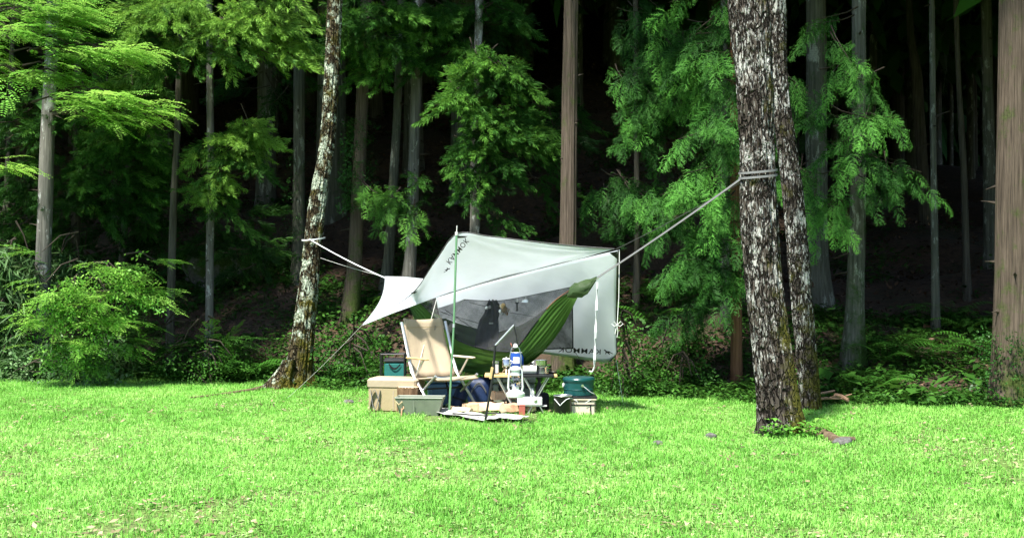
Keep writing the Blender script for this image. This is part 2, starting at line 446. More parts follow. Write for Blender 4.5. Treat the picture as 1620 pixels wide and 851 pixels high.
def hinoki_proto(seed, L=.40):
    """lacy drooping fan: thin pinnae fringed with short lobes"""
    g = np.random.default_rng(seed)
    def fn(put):
        n = 7
        for k in range(n):
            t = .1+.9*k/(n-1)
            p = np.array([L*t*(1-.2*t), 0, -.38*L*t*t])
            ll = (.17*(1-t)**.5*(1-.5*np.exp(-t*6))+.05)*(.8+.4*g.random())
            for sg in (-1, 1):
                d = np.array([.75, sg*(.85-.35*t), -.1-.6*t])+g.normal(size=3)*.16
                d /= np.linalg.norm(d); up = np.array([0, 0, 1.])
                sd = np.cross(d, up); sd /= np.linalg.norm(sd)+1e-9
                w = .011
                m = p+d*ll*.5+up*.02; e = p+d*ll+up*(-.28*ll)
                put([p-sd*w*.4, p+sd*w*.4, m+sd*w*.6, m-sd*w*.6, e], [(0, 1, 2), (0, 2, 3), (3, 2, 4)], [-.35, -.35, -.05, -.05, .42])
                for q in (.25, .45, .65, .85):
                    b = p+d*ll*q+up*(.02*(1-abs(2*q-1))-.28*ll*q*q*q)
                    for s2 in (-1, 1):
                        f = d*.7+sd*s2*.8+g.normal(size=3)*.2; l2 = .030+.022*g.random()*(1.2-q)
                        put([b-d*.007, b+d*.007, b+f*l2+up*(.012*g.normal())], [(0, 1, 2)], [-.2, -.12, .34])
    return proto(fn)

def pinnate_leaf(put, base, d, L, g, nl=8, lw=.021, ll=.06, c0=0):
    d = d/np.linalg.norm(d); sd = np.cross(d, [0, 0, 1.]); sd /= np.linalg.norm(sd)+1e-9
    for k in range(nl):
        t = .18+.82*k/(nl-1)
        p = base+d*L*t+np.array([0, 0, -.22*L*t*t])
        for s in (-1, 1):
            f = sd*s*.9+d*.42+np.array([0, 0, -.12+.15*g.normal()]); f /= np.linalg.norm(f)
            l = ll*(1-.45*abs(t-.5)*2)*(.85+.3*g.random())
            w = np.cross(f, [0, 0, 1.]); w = w/(np.linalg.norm(w)+1e-9)*lw*.5
            m = p+f*l*.5
            put([p, m+w, p+f*l, m-w], [(0, 1, 2), (0, 2, 3)], [c0-.05, c0, c0+.08, c0])

def pinnate_proto(seed):
    g = np.random.default_rng(seed)
    def fn(put):
        for k in range(7):
            t = .1+.9*k/6
            p = np.array([.5*t, 0, -.05*t*t])
            sg = 1 if k % 2 else -1
            d = np.array([.55+.5*t, sg*(.9-.6*t), .04]) if k < 6 else np.array([1, 0, -.1])
            pinnate_leaf(put, p, d, .24+.06*g.random(), g, 8, .024, .066, g.normal()*.08)
        a = np.array([0, 0, 0.]); b = np.array([.5, 0, -.05])
        put([a+[0, .004, 0], a-[0, .004, 0], b], [(0, 1, 2)], [-.4, -.4, -.3])
    return proto(fn)

def plant_proto(seed, n=13, h=.28, lw=.06, ll=.10, spread=.2):
    """low leafy plant: ovate leaves on short stems"""
    g = np.random.default_rng(seed)
    def fn(put):
        for k in range(n):
            a = g.random()*6.283; r = spread*np.sqrt(g.random()); z = h*(.25+.75*g.random())*(1-.4*r/spread)
            p = np.array([r*np.cos(a), r*np.sin(a), z])
            b = a+g.normal()*.7
            f = np.array([np.cos(b), np.sin(b), -.35+.35*g.normal()]); f /= np.linalg.norm(f)
            w = np.cross(f, [0, 0, 1.]); w /= np.linalg.norm(w)+1e-9
            l = ll*(.7+.6*g.random()); ww = w*lw*(.7+.6*g.random())*.5
            c = g.normal()*.12
            put([p, p+f*l*.45+ww+[0, 0, .012], p+f*l, p+f*l*.45-ww+[0, 0, .012]], [(0, 1, 2), (0, 2, 3)], [c-.05, c, c, c])
            put([np.array([r*.3*np.cos(a), r*.3*np.sin(a), 0])-[.004, 0, 0], np.array([r*.3*np.cos(a), r*.3*np.sin(a), 0])+[.004, 0, 0], p], [(0, 1, 2)], [-.35]*3)
    return proto(fn)

def fern_proto(seed, nf=9, L=.62):
    g = np.random.default_rng(seed)
    def fn(put):
        for k in range(nf):
            a = 6.283*(k+.6*g.random())/nf; l = L*(.75+.4*g.random()); rise = .55+.25*g.random()
            hd = np.array([np.cos(a), np.sin(a), 0]); sd = np.array([-np.sin(a), np.cos(a), 0])
            for j in range(15):
                t = .14+.86*j/14
                p = hd*l*t*.85+np.array([0, 0, l*(rise*t*1.5-1.15*rise*t*t)])
                pl = .17*l*1.6*np.sin(np.pi*min(1, .16+.84*t))**.8+.01
                for s in (-1, 1):
                    tip = p+sd*s*pl+hd*pl*.35+np.array([0, 0, -.18*pl])
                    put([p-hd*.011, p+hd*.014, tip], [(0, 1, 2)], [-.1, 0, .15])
            prev = np.zeros(3)
            for j in range(5):
                t = (j+1)/5; p = hd*l*t*.85+np.array([0, 0, l*(rise*t*1.5-1.15*rise*t*t)])
                put([prev-sd*.004, prev+sd*.004, p], [(0, 1, 2)], [-.3]*3); prev = p
    return proto(fn)

def bamboo_proto(seed):
    g = np.random.default_rng(seed)
    def fn(put):
        for k in range(8):
            a = g.random()*6.283; f = np.array([np.cos(a), np.sin(a), -.2-.9*g.random()]); f /= np.linalg.norm(f)
            w = np.cross(f, [0, 0, 1.]); w /= np.linalg.norm(w)+1e-9
            l = .17+.12*g.random(); ww = w*.014; c = g.normal()*.2
            p = np.array([0, 0, .12*g.normal()])
            put([p, p+f*l*.4+ww, p+f*l+[0, 0, -.05], p+f*l*.4-ww], [(0, 1, 2), (0, 2, 3)], [c, c, c, c])
    return proto(fn)

def leafy_proto(seed, n=16, ll=.075, lw=.042, r=.2):
    """twig end with simple ovate leaves"""
    g = np.random.default_rng(seed)
    def fn(put):
        for k in range(n):
            p = np.array([r*2*g.random(), r*.5*g.normal(), .3*r*g.normal()])
            a = g.normal()*1.1; f = np.array([np.cos(a), np.sin(a), -.3+.4*g.normal()]); f /= np.linalg.norm(f)
            w = np.cross(f, [0, 0, 1.]); w /= np.linalg.norm(w)+1e-9
            l = ll*(.7+.6*g.random()); ww = w*lw*.5*(.7+.6*g.random()); c = g.normal()*.15
            put([p, p+f*l*.45+ww, p+f*l, p+f*l*.45-ww], [(0, 1, 2), (0, 2, 3)], [c, c, c, c])
    return proto(fn)

def canopy_proto(seed):
    g = np.random.default_rng(seed)
    def fn(put):
        for k in range(12):
            p = np.array([.9*g.random(), .28*g.normal(), .12*g.normal()])
            d = np.array([1, .9*g.normal(), -.5+.4*g.normal()])
            s = np.cross(d, g.normal(size=3)); s /= np.linalg.norm(s)+1e-9
            vs, ts = strip(p, d, np.array([0, 0, .5]), .4+.25*g.random(), .18, s, .3)
            put(vs, ts, [-.1, 0, 0, .15])
    return proto(fn)

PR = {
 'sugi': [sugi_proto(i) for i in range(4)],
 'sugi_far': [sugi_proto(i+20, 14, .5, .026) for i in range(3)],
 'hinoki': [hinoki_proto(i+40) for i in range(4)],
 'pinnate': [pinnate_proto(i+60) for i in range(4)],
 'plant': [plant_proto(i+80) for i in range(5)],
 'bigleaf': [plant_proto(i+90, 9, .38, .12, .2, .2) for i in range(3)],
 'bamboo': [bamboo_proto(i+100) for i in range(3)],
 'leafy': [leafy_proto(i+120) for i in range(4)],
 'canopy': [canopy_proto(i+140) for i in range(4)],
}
def frames(D, roll):
    """rotation matrices whose x axis is D, rolled about it"""
    D = D/np.linalg.norm(D, axis=1, keepdims=True)
    up = np.tile([0, 0, 1.], (len(D), 1)); bad = np.abs(D[:, 2]) > .97; up[bad] = [1, 0, 0]
    y = np.cross(up, D); y /= np.linalg.norm(y, axis=1, keepdims=True); z = np.cross(D, y)
    c, s = np.cos(roll)[:, None], np.sin(roll)[:, None]
    return np.stack([D, y*c+z*s, -y*s+z*c], -1)

def scatter(kind, P, Rm, S, tint, g):
    """joined copies of random prototypes -> V, T, tint"""
    pr = PR[kind]; pick = g.integers(0, len(pr), len(P)); Vs, Ts, Cs = [], [], []; off = 0
    for k, (pv, pt, pc) in enumerate(pr):
        i = np.where(pick == k)[0]
        if not len(i): continue
        v = np.einsum('nij,mj->nmi', Rm[i], pv)*S[i][:, None, None]+P[i][:, None, :]
        n, m = len(i), len(pv)
        Vs.append(v.reshape(-1, 3))
        Ts.append((pt[None]+(np.arange(n)*m)[:, None, None]+off).reshape(-1, 3)); off += n*m
        Cs.append(np.clip(tint[i][:, None]+pc[None], 0, 1).reshape(-1))
    return np.concatenate(Vs), np.concatenate(Ts), np.concatenate(Cs)

def join(parts):
    Vs, Ts, Cs = [], [], []; off = 0
    for V, T, C in parts:
        Vs.append(V); Ts.append(T+off); Cs.append(C); off += len(V)
    return np.concatenate(Vs), np.concatenate(Ts), np.concatenate(Cs)

def tube_np(pts, rs, n=5):
    """thin twig as triangles"""
    b = MB(); b.tube(pts, rs, n, cap=False)
    V = np.array([tuple(p) for p in b.v]); T = []
    for f in b.f: T += [(f[0], f[1], f[2]), (f[0], f[2], f[3])]
    return V, np.array(T, int)

# ------------------------------------------------------------------ trunks
def trunk_mesh(name, pts, seg=14, dz=.25, amp=0, freq=6, fz=.6, flare=.5, fh=.35, lobes=5, seed=0, moss=None):
    """pts: (x, y, z, r) from the foot to the top"""
    P = np.array(pts, float); P = P[np.argsort(P[:, 2])]
    z0, z1 = P[0, 2], P[-1, 2]
    zs = []
    z = z0
    while z < z1:
        zs.append(z); z += dz*(1 if z < z0+6 else 4)
    zs.append(z1); zs = np.array(zs)
    c = np.stack([np.interp(zs, P[:, 2], P[:, k]) for k in (0, 1, 3)], -1)
    if dz < .2:
        k = int(.5/dz) | 1; ker = np.ones(k)/k
        low = zs < z0+6
        cc = np.stack([np.convolve(np.pad(c[:, q], (k//2, k//2), mode='edge'), ker, 'valid') for q in range(3)], -1)
        c = np.where(low[:, None], cc, c)
    th = np.linspace(0, 2*np.pi, seg, endpoint=False)
    TH, Z = np.meshgrid(th, zs); r = np.repeat(c[:, 2][:, None], seg, 1)
    hz = np.clip(Z-z0-.1, 0, None)
    g = np.random.default_rng(seed); ph = g.random()*6.28
    lob = .5+.5*np.cos(lobes*TH+ph)+.35*np.cos((lobes-2)*TH+ph*2)
    r = r*(1+flare*np.exp(-hz/fh)*(.45+.7*lob))
    r = r*(1+.06*(vnoise(np.stack([np.cos(TH)*1.2, np.sin(TH)*1.2, Z*.9], -1).reshape(-1, 3), seed+1).reshape(r.shape)-.5)*2)
    if amp:
        n = vnoise(np.stack([np.cos(TH)*freq, np.sin(TH)*freq, Z*fz*freq*.5], -1).reshape(-1, 3), seed+2).reshape(r.shape)
        n2 = vnoise(np.stack([np.cos(TH)*freq*2.2, np.sin(TH)*freq*2.2, Z*fz*freq*1.4], -1).reshape(-1, 3), seed+3).reshape(r.shape)
        rd = 1-np.abs(2*n-1)*2.2
        r = r-amp*np.clip(rd, 0, 1)+amp*.7*(n2-.5)
    V = np.stack([c[:, 0][:, None]+r*np.cos(TH), c[:, 1][:, None]+r*np.sin(TH), Z], -1).reshape(-1, 3)
    m = len(zs); i = np.arange(m*seg).reshape(m, seg); j = np.roll(i, -1, 1)
    Q = np.stack([i[:-1], j[:-1], j[1:], i[1:]], -1).reshape(-1, 4)
    tint = np.zeros(len(V))
    if moss is not None: tint = moss(TH.ravel(), (Z-z0).ravel())
    return V, Q, tint

def px_trunk(Y, pts, top, base_z=None, rtop=.45, Yb=None):
    """photograph points (px, py, width) at distance Y -> (x,y,z,r) down to the soil and up to height top"""
    out = []
    for px, py, w in pts:
        p = at(px, py, Y); out.append((p.x, p.y, p.z, w/2/FPX*Y))
    out.sort(key=lambda q: q[2])
    a, b = out[0], out[1]
    zb = tz(a[0], a[1])-.12
    if a[2] > zb+.02:
        t = (zb-a[2])/(b[2]-a[2]); t = max(t, -3)
        out.insert(0, (a[0]+(b[0]-a[0])*t*.6, a[1], zb, a[3]*1.05))
    else:
        out[0] = (a[0], a[1], zb, a[3])
    l, k = out[-1], out[-2]
    sl = (l[0]-k[0])/(l[2]-k[2])
    for f in (.5, 1):
        dz = (top-l[2])*f; out.append((l[0]+sl*dz*.6, l[1], l[2]+dz, l[3]*(1-(1-rtop)*f)))
    return out

CAN = {}
def canopy_mesh(kind, seed):
    """upper crown of a forest conifer, centred on the stem, from 0 to about 8 m"""
    key = (kind, seed)
    if key in CAN: return CAN[key]
    g = np.random.default_rng(seed+500)
    n = 420
    u = g.random(n)**.85; z = 7.5*u; rr = (2.35*(1-u)**.7*(.7+.5*g.random(n))+.2)
    a = g.random(n)*6.283; q = np.sqrt(g.random(n))
    P = np.stack([rr*q*np.cos(a), rr*q*np.sin(a), z-.35*q*rr], -1)
    D = np.stack([np.cos(a), np.sin(a), -.45+.3*g.normal(size=n)], -1)
    V, T, C = scatter('canopy', P, frames(D, g.normal(size=n)*.5), .8+.7*g.random(n), .35+.3*g.random(n), g)
    me = mesh_np('crown', V, T=T, tint=C); me.materials.append(M['canopy']); CAN[key] = me; return me

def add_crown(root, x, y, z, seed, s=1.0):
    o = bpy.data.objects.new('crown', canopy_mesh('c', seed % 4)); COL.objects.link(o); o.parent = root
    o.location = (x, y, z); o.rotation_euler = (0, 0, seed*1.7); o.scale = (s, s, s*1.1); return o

def foliage(clusters, seed, trunk_xyz, twig_every=7):
    """clusters: (px, py, Y, rx, ry, n, kind, tint, scale) -> foliage mesh with its twigs, world coordinates"""
    g = np.random.default_rng(seed+900); parts = []; tw = []
    for (px, py, Y, rx, ry, n, kind, tint, sc) in clusters:
        c = np.array(at(px, py, Y)); Rx = rx/FPX*Y; Rz = ry/FPX*Y; Ry = min(.75*Rx, .9)
        if kind in ('sugi', 'hinoki'):
            # sprays set along drooping boughs, light tips outward, gaps between boughs
            nb = max(2, n//(8 if kind == 'sugi' else 15)); m = 12 if kind == 'sugi' else 10
            d = g.normal(size=(nb, 3)); d /= np.linalg.norm(d, axis=1, keepdims=True)
            B = c+d*(g.random(nb)**.4)[:, None]*np.array([Rx, Ry, Rz])*.9
            out = B-trunk_xyz(B[:, 2]); out[:, 2] = 0; out /= np.linalg.norm(out, axis=1, keepdims=True)+1e-6
            bd = out*.7+d*[.5, .5, 0]+g.normal(size=(nb, 3))*[.35, .35, .1]; bd[:, 1] -= .25
            bd[:, 2] = -.12+.2*g.normal(size=nb); bd /= np.linalg.norm(bd, axis=1, keepdims=True)
            Lb = (.42 if kind == 'sugi' else .5)*(.7+.6*g.random(nb)); sd = np.stack([-bd[:, 1], bd[:, 0], 0*Lb], -1)
            bt = .17*g.normal(size=nb)+.22*d[:, 2]  # random tone, plus light from above painted in: upper boughs paler, lower darker
            Ps, Ds, ts = [], [], []
            for k in range(m):
                t = (k+.5)/m; sg = (1 if k % 2 else -1)*(1-.8*t)
                Ps.append(B+bd*(Lb*(t-.35))[:, None]-np.array([0, 0, 1])*(Lb*(.55 if kind == 'hinoki' else .4)*t*t)[:, None]+sd*(sg*.05)+g.normal(size=(nb, 3))*.025)
                dd = bd*(.55+.3*t)+sd*(sg*.75)+g.normal(size=(nb, 3))*.15; dd[:, 2] -= .42 if kind == 'hinoki' else .3; Ds.append(dd)
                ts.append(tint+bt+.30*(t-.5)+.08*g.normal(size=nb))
            P = np.concatenate(Ps); D = np.concatenate(Ds); t = np.concatenate(ts); q = len(P)
            parts.append(scatter(kind, P, frames(D, g.normal(size=q)*.6 if kind == 'hinoki' else g.random(q)*6.28), sc*(.72 if kind == 'sugi' else 1.0)*(.75+.5*g.random(q)), t, g))
            for k in range(nb):
                e = B[k]-bd[k]*Lb[k]*.5
                tw.append(tube_np([e-bd[k]*.15+[0, 0, .05], e, B[k]+bd[k]*Lb[k]*.4-[0, 0, .1*Lb[k]]], [.012, .009, .003], 3))
            continue
        d = g.normal(size=(n, 3)); d /= np.linalg.norm(d, axis=1, keepdims=True)
        rad = g.random(n)**(1/2.2)
        P = c+d*rad[:, None]*np.array([Rx, Ry, Rz])
        tx = trunk_xyz(P[:, 2])
        out = P-tx; out[:, 2] = 0
        out /= np.linalg.norm(out, axis=1, keepdims=True)+1e-6
        if kind == 'pinnate':
            D = out*.9+g.normal(size=(n, 3))*[.5, .5, .10]; D[:, 2] = -.02+.14*g.normal(size=n); roll = g.normal(size=n)*.18
        elif kind == 'hinoki':
            D = out*.9+g.normal(size=(n, 3))*.45; D[:, 2] = -.35+.35*g.normal(size=n); roll = g.normal(size=n)*.5
        elif kind == 'leafy' or kind == 'bamboo':
            D = out*.5+g.normal(size=(n, 3))*.7; roll = g.normal(size=n)*.5
        else:
            D = out*.8+d*.5+g.normal(size=(n, 3))*.3; D[:, 2] = -.45+.45*g.normal(size=n); roll = g.random(n)*6.28
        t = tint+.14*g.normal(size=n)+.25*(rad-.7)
        parts.append(scatter(kind, P, frames(D, roll), sc*(.75+.5*g.random(n)), t, g))
        for k in range(0, n, twig_every):
            b = P[k]; a = tx[k].copy(); a[2] = b[2]+.15+.25*abs(g.normal())
            if np.linalg.norm(a-b) > .6: a = b+(a-b)/np.linalg.norm(a-b)*.5
            mid = (a+b)/2+np.array([0, 0, .08])
            tw.append(tube_np([a, mid, b], [.016, .011, .005], 4))
    V, T, C = join(parts); nl = len(T)
    if tw:
        V2, T2, C2 = join([(v, t, np.zeros(len(v))) for v, t in tw])
        V, T, C = join([(V, T, C), (V2, T2, C2)])
    midx = np.zeros(len(T), int); midx[nl:] = 1
    return V, T, C, midx

NTREE = [0]
def tree(name, label, Y, pts, top, bark, clusters=(), leaf='sugi', crown_z=None, seed=None, seg=16, dz=.25, amp=.006, freq=7, fz=.25,
         flare=.35, moss=None, group=None, lobes=5, ivy=None, crown_s=1.0, fh=.35, cat='tree'):
    NTREE[0] += 1; seed = seed or NTREE[0]*7
    P = px_trunk(Y, pts, top)
    root = thing(name, label, cat, (P[0][0], P[0][1], P[0][2]), 0, group)
    o3 = np.array(P[0][:3])
    V, Q, t = trunk_mesh('trunk', P, seg, dz, amp, freq, fz, flare, fh, lobes, seed, moss)
    link('trunk', mesh_np('trunk', V-o3, Q=Q, smooth=True, tint=t), M[bark], root)
    A = np.array(P)
    def tx(z): return np.stack([np.interp(z, A[:, 2], A[:, 0]), np.interp(z, A[:, 2], A[:, 1]), z], -1)
    if clusters:
        V, T, C, mi = foliage(clusters, seed, tx)
        link('foliage', mesh_np('foliage', V-o3, T=T, tint=C, midx=mi), [M[leaf], M['twig']], root)
    if crown_z is not None:
        c = tx(np.array([crown_z]))[0]-o3
        add_crown(root, c[0], c[1]+1.3, crown_z-o3[2]+.9, seed, crown_s)
    if bark in ('bark_sugi', 'bark_grey', 'bark_green', 'bark_red'):
        gg = np.random.default_rng(seed+55)      # dead branch stubs, each a part
        for k in range(7):
            mb = MB(); z = o3[2]+1.0+4.2*gg.random(); cpt = tx(np.array([z]))[0]-o3; rr = np.interp(z, A[:, 2], A[:, 3]); a = gg.random()*6.28
            e = Vector((math.cos(a), math.sin(a), .25*gg.normal())); L = .04+.2*gg.random()**2
            q = Vector(cpt)+Vector((e.x, e.y, 0))*rr*.85
            mb.tube([q, q+e*L*.6, q+e*L+Vector((0, 0, -.05*L))], [rr*.13+.004, .007, .003], 5)
            mb.build('branch_stub', M['twig'], root)
    if ivy:
        g = np.random.default_rng(seed+3); y0, y1, n = ivy
        z0, z1 = at(0, y1, Y).z, at(0, y0, Y).z
        zz = z0+(z1-z0)*g.random(n); c = tx(zz); r = np.interp(zz, A[:, 2], A[:, 3])
        a = g.normal(size=n)*1.0-np.pi/2-.5
        D = np.stack([np.cos(a), np.sin(a), -.3+0*a], -1)
        PP = c+np.stack([np.cos(a)*r, np.sin(a)*r, 0*a], -1)*1.02
        V, T, C = scatter('leafy', PP, frames(D, g.random(n)*6), .35+.2*g.random(n), .5+.2*g.normal(size=n), g)
        link('ivy', mesh_np('ivy', V-o3, T=T, tint=C), M['ivy'], root)
    return root
# ------------------------------------------------------------------ the trees one can tell apart
def moss_right(TH, H):      # moss on the right flank near the foot
    return np.clip(.5+.5*np.cos(TH-(-.35)), 0, 1)**3*(.18+.85*np.exp(-H/.7))+.35*np.exp(-H/.12)
def moss_all(TH, H):
    return np.clip(.55+.35*np.cos(TH-(-.4)), 0, 1)*(.22+.6*np.exp(-H/.8))+.1
def moss_foot(TH, H):
    return np.clip(.5+.5*np.cos(TH+.5), 0, 1)*.9*np.exp(-H/.5)+.1

# broad-leaved crown of the two camp trees, high above the frame
def high_crown(root, c, seed, n=240, r=2.2):
    g = np.random.default_rng(seed)
    d = g.normal(size=(n, 3)); d /= np.linalg.norm(d, axis=1, keepdims=True)
    P = np.array(c)+d*(g.random(n)**.4)[:, None]*np.array([r, r, r*.6])
    V, T, C = scatter('leafy', P, frames(d*[1, 1, .4]+g.normal(size=(n, 3))*.4, g.normal(size=n)), 1.6+g.random(n), .5+.2*g.normal(size=n), g)
    br = []
    for k in range(0, n, 16):
        a = np.array([0, 0, P[k][2]-1.2]); a[:2] = np.array(c)[:2]*.8
        br.append(tube_np([a, (a+P[k])/2+[0, 0, .1], P[k]], [.04, .025, .008], 5))
    V2, T2, C2 = join([(v, t, np.zeros(len(v))) for v, t in br])
    nl = len(T); V, T, C = join([(V, T, C), (V2, T2, C2)]); mi = np.zeros(len(T), int); mi[nl:] = 1
    link('crown', mesh_np('crown', V, T=T, tint=C, midx=mi), [M['pinnate'], M['twig']], root)

oak = tree('oak_tree', 'thick furrowed trunk with white lichen and a grey strap round it, nearest the camera', 12.5,
    [(1183, 0, 66), (1193, 100, 59), (1198, 200, 56), (1199, 270, 54), (1201, 350, 59), (1208, 450, 58), (1220, 550, 62), (1232, 640, 70), (1238, 690, 78)],
    13.5, 'bark_oak', seed=31, seg=190, dz=.023, amp=.026, freq=10, fz=.34, flare=.22, fh=.12, moss=moss_right)
high_crown(oak, (-.9, .2, 14.0), 77)
oak2 = tree('oak_tree', 'slimmer lichen-flecked trunk rising just behind the thick strapped trunk', 14.6,
    [(1228, 0, 32), (1231, 130, 31), (1246, 240, 31), (1257, 330, 34), (1267, 450, 34), (1275, 550, 33), (1283, 640, 33)],
    13, 'bark_oak', seed=37, seg=120, dz=.028, amp=.018, freq=8, fz=.34, flare=.12, fh=.12, moss=moss_foot)
high_crown(oak2, (-1.0, .2, 13.5), 78)
lean = tree('lichen_tree', 'leaning trunk blotched with pale lichen and moss, white strap tied round it', 17.3,
    [(530, 0, 23), (526, 100, 24), (518, 230, 25), (502, 320, 27), (491, 430, 31), (481, 520, 37), (474, 575, 42), (468, 612, 50)],
    13, 'bark_lichen', seed=41, seg=150, dz=.025, amp=.016, freq=5, fz=.9, flare=.5, fh=.14, moss=moss_all)
high_crown(lean, (.8, .2, 13.6), 79)
# rotten mossy stump at the foot of the leaning tree
p = gp(447, 616)
V, Q, t = trunk_mesh('s', [(p.x-.1, p.y, -.1, .17), (p.x, p.y, .16, .14), (p.x+.08, p.y, .28, .09), (p.x+.12, p.y, .36, .04)], 48, .02, .03, 5, .8, .5, .12, 5, 8, moss_all)
o3 = np.array([p.x, p.y, 0])
me = mesh_np('mossy_stump', V-o3, Q=Q, smooth=True, tint=t)
st = link('mossy_stump', me, M['bark_lichen']); st.location = p
tag(st, 'low rotten mossy stump hugging the foot of the leaning tree', 'stump')

S, SB, H = 'sugi', 'sugi_blue', 'hinoki'
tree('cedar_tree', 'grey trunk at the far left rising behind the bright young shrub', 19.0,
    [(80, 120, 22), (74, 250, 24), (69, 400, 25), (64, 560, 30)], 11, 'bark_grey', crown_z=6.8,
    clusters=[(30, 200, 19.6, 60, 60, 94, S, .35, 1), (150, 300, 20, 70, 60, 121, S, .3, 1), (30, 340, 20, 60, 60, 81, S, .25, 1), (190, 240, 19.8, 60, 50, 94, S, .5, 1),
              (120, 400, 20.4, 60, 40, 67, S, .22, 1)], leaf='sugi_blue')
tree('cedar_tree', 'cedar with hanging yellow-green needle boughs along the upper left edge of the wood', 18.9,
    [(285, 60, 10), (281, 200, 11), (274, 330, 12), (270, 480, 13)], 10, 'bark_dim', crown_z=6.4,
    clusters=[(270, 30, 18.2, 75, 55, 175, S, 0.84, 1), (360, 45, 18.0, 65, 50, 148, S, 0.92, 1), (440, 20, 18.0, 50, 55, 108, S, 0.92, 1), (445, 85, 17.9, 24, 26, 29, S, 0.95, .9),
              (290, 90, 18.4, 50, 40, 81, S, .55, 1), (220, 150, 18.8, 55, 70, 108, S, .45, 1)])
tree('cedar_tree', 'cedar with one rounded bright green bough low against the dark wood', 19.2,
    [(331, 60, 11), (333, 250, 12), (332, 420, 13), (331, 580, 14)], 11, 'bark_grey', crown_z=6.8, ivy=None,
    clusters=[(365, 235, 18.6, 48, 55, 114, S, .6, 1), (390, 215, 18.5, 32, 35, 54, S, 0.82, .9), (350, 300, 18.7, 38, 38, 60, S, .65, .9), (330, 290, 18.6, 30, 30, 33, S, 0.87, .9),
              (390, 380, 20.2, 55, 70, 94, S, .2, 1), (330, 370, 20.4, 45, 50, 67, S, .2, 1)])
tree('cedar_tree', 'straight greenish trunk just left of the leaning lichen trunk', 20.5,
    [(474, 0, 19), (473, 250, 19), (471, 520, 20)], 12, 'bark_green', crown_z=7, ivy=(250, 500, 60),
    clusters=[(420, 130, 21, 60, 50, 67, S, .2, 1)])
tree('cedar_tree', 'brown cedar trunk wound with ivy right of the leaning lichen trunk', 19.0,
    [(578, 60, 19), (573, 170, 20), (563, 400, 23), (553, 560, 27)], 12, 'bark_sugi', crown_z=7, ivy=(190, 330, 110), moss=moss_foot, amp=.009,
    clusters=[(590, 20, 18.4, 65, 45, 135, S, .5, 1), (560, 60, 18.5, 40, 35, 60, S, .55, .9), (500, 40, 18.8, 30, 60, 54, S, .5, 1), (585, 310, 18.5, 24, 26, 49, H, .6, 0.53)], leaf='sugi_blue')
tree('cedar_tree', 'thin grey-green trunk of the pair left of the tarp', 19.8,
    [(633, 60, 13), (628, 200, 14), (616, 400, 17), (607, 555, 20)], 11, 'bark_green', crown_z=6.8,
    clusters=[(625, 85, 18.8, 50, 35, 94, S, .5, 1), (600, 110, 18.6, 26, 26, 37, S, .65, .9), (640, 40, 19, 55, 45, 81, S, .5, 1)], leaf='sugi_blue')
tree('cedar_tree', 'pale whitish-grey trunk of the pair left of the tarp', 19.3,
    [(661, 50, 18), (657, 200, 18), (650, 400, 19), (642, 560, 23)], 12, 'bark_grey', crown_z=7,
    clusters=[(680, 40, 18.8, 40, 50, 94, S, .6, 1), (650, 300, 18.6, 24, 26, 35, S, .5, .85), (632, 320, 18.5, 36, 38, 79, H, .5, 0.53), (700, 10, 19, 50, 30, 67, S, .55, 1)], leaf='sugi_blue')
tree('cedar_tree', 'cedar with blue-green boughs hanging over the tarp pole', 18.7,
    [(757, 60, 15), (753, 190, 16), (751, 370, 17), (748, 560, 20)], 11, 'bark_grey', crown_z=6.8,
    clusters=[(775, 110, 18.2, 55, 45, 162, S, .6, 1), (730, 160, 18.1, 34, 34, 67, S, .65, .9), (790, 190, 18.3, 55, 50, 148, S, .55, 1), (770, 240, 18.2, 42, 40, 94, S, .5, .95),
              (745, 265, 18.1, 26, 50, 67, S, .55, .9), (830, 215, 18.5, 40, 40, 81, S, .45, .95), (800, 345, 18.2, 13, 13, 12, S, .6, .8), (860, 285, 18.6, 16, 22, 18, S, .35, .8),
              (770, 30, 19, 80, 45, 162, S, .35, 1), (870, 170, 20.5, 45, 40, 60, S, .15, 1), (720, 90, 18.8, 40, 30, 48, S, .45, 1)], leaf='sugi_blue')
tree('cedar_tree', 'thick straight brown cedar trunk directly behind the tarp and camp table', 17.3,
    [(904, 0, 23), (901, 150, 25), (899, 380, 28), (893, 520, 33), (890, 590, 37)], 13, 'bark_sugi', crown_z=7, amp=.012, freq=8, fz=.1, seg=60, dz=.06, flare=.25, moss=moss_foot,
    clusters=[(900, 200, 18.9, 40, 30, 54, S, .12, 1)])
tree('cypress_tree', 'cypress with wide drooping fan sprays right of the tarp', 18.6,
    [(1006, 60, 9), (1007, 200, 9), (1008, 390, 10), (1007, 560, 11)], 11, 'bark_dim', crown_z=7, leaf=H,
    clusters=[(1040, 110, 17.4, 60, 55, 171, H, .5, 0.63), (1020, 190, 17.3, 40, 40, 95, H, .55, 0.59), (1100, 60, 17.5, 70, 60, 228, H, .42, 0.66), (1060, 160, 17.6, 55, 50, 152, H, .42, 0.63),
              (980, 290, 17.6, 52, 34, 133, H, .38, 0.59), (1035, 300, 17.4, 50, 40, 133, H, .5, 0.59), (990, 110, 17.6, 26, 20, 41, H, .5, 0.56), (1010, 20, 17.9, 50, 40, 114, H, .36, 0.66), (950, 310, 17.8, 26, 22, 45, H, .35, 0.56)])
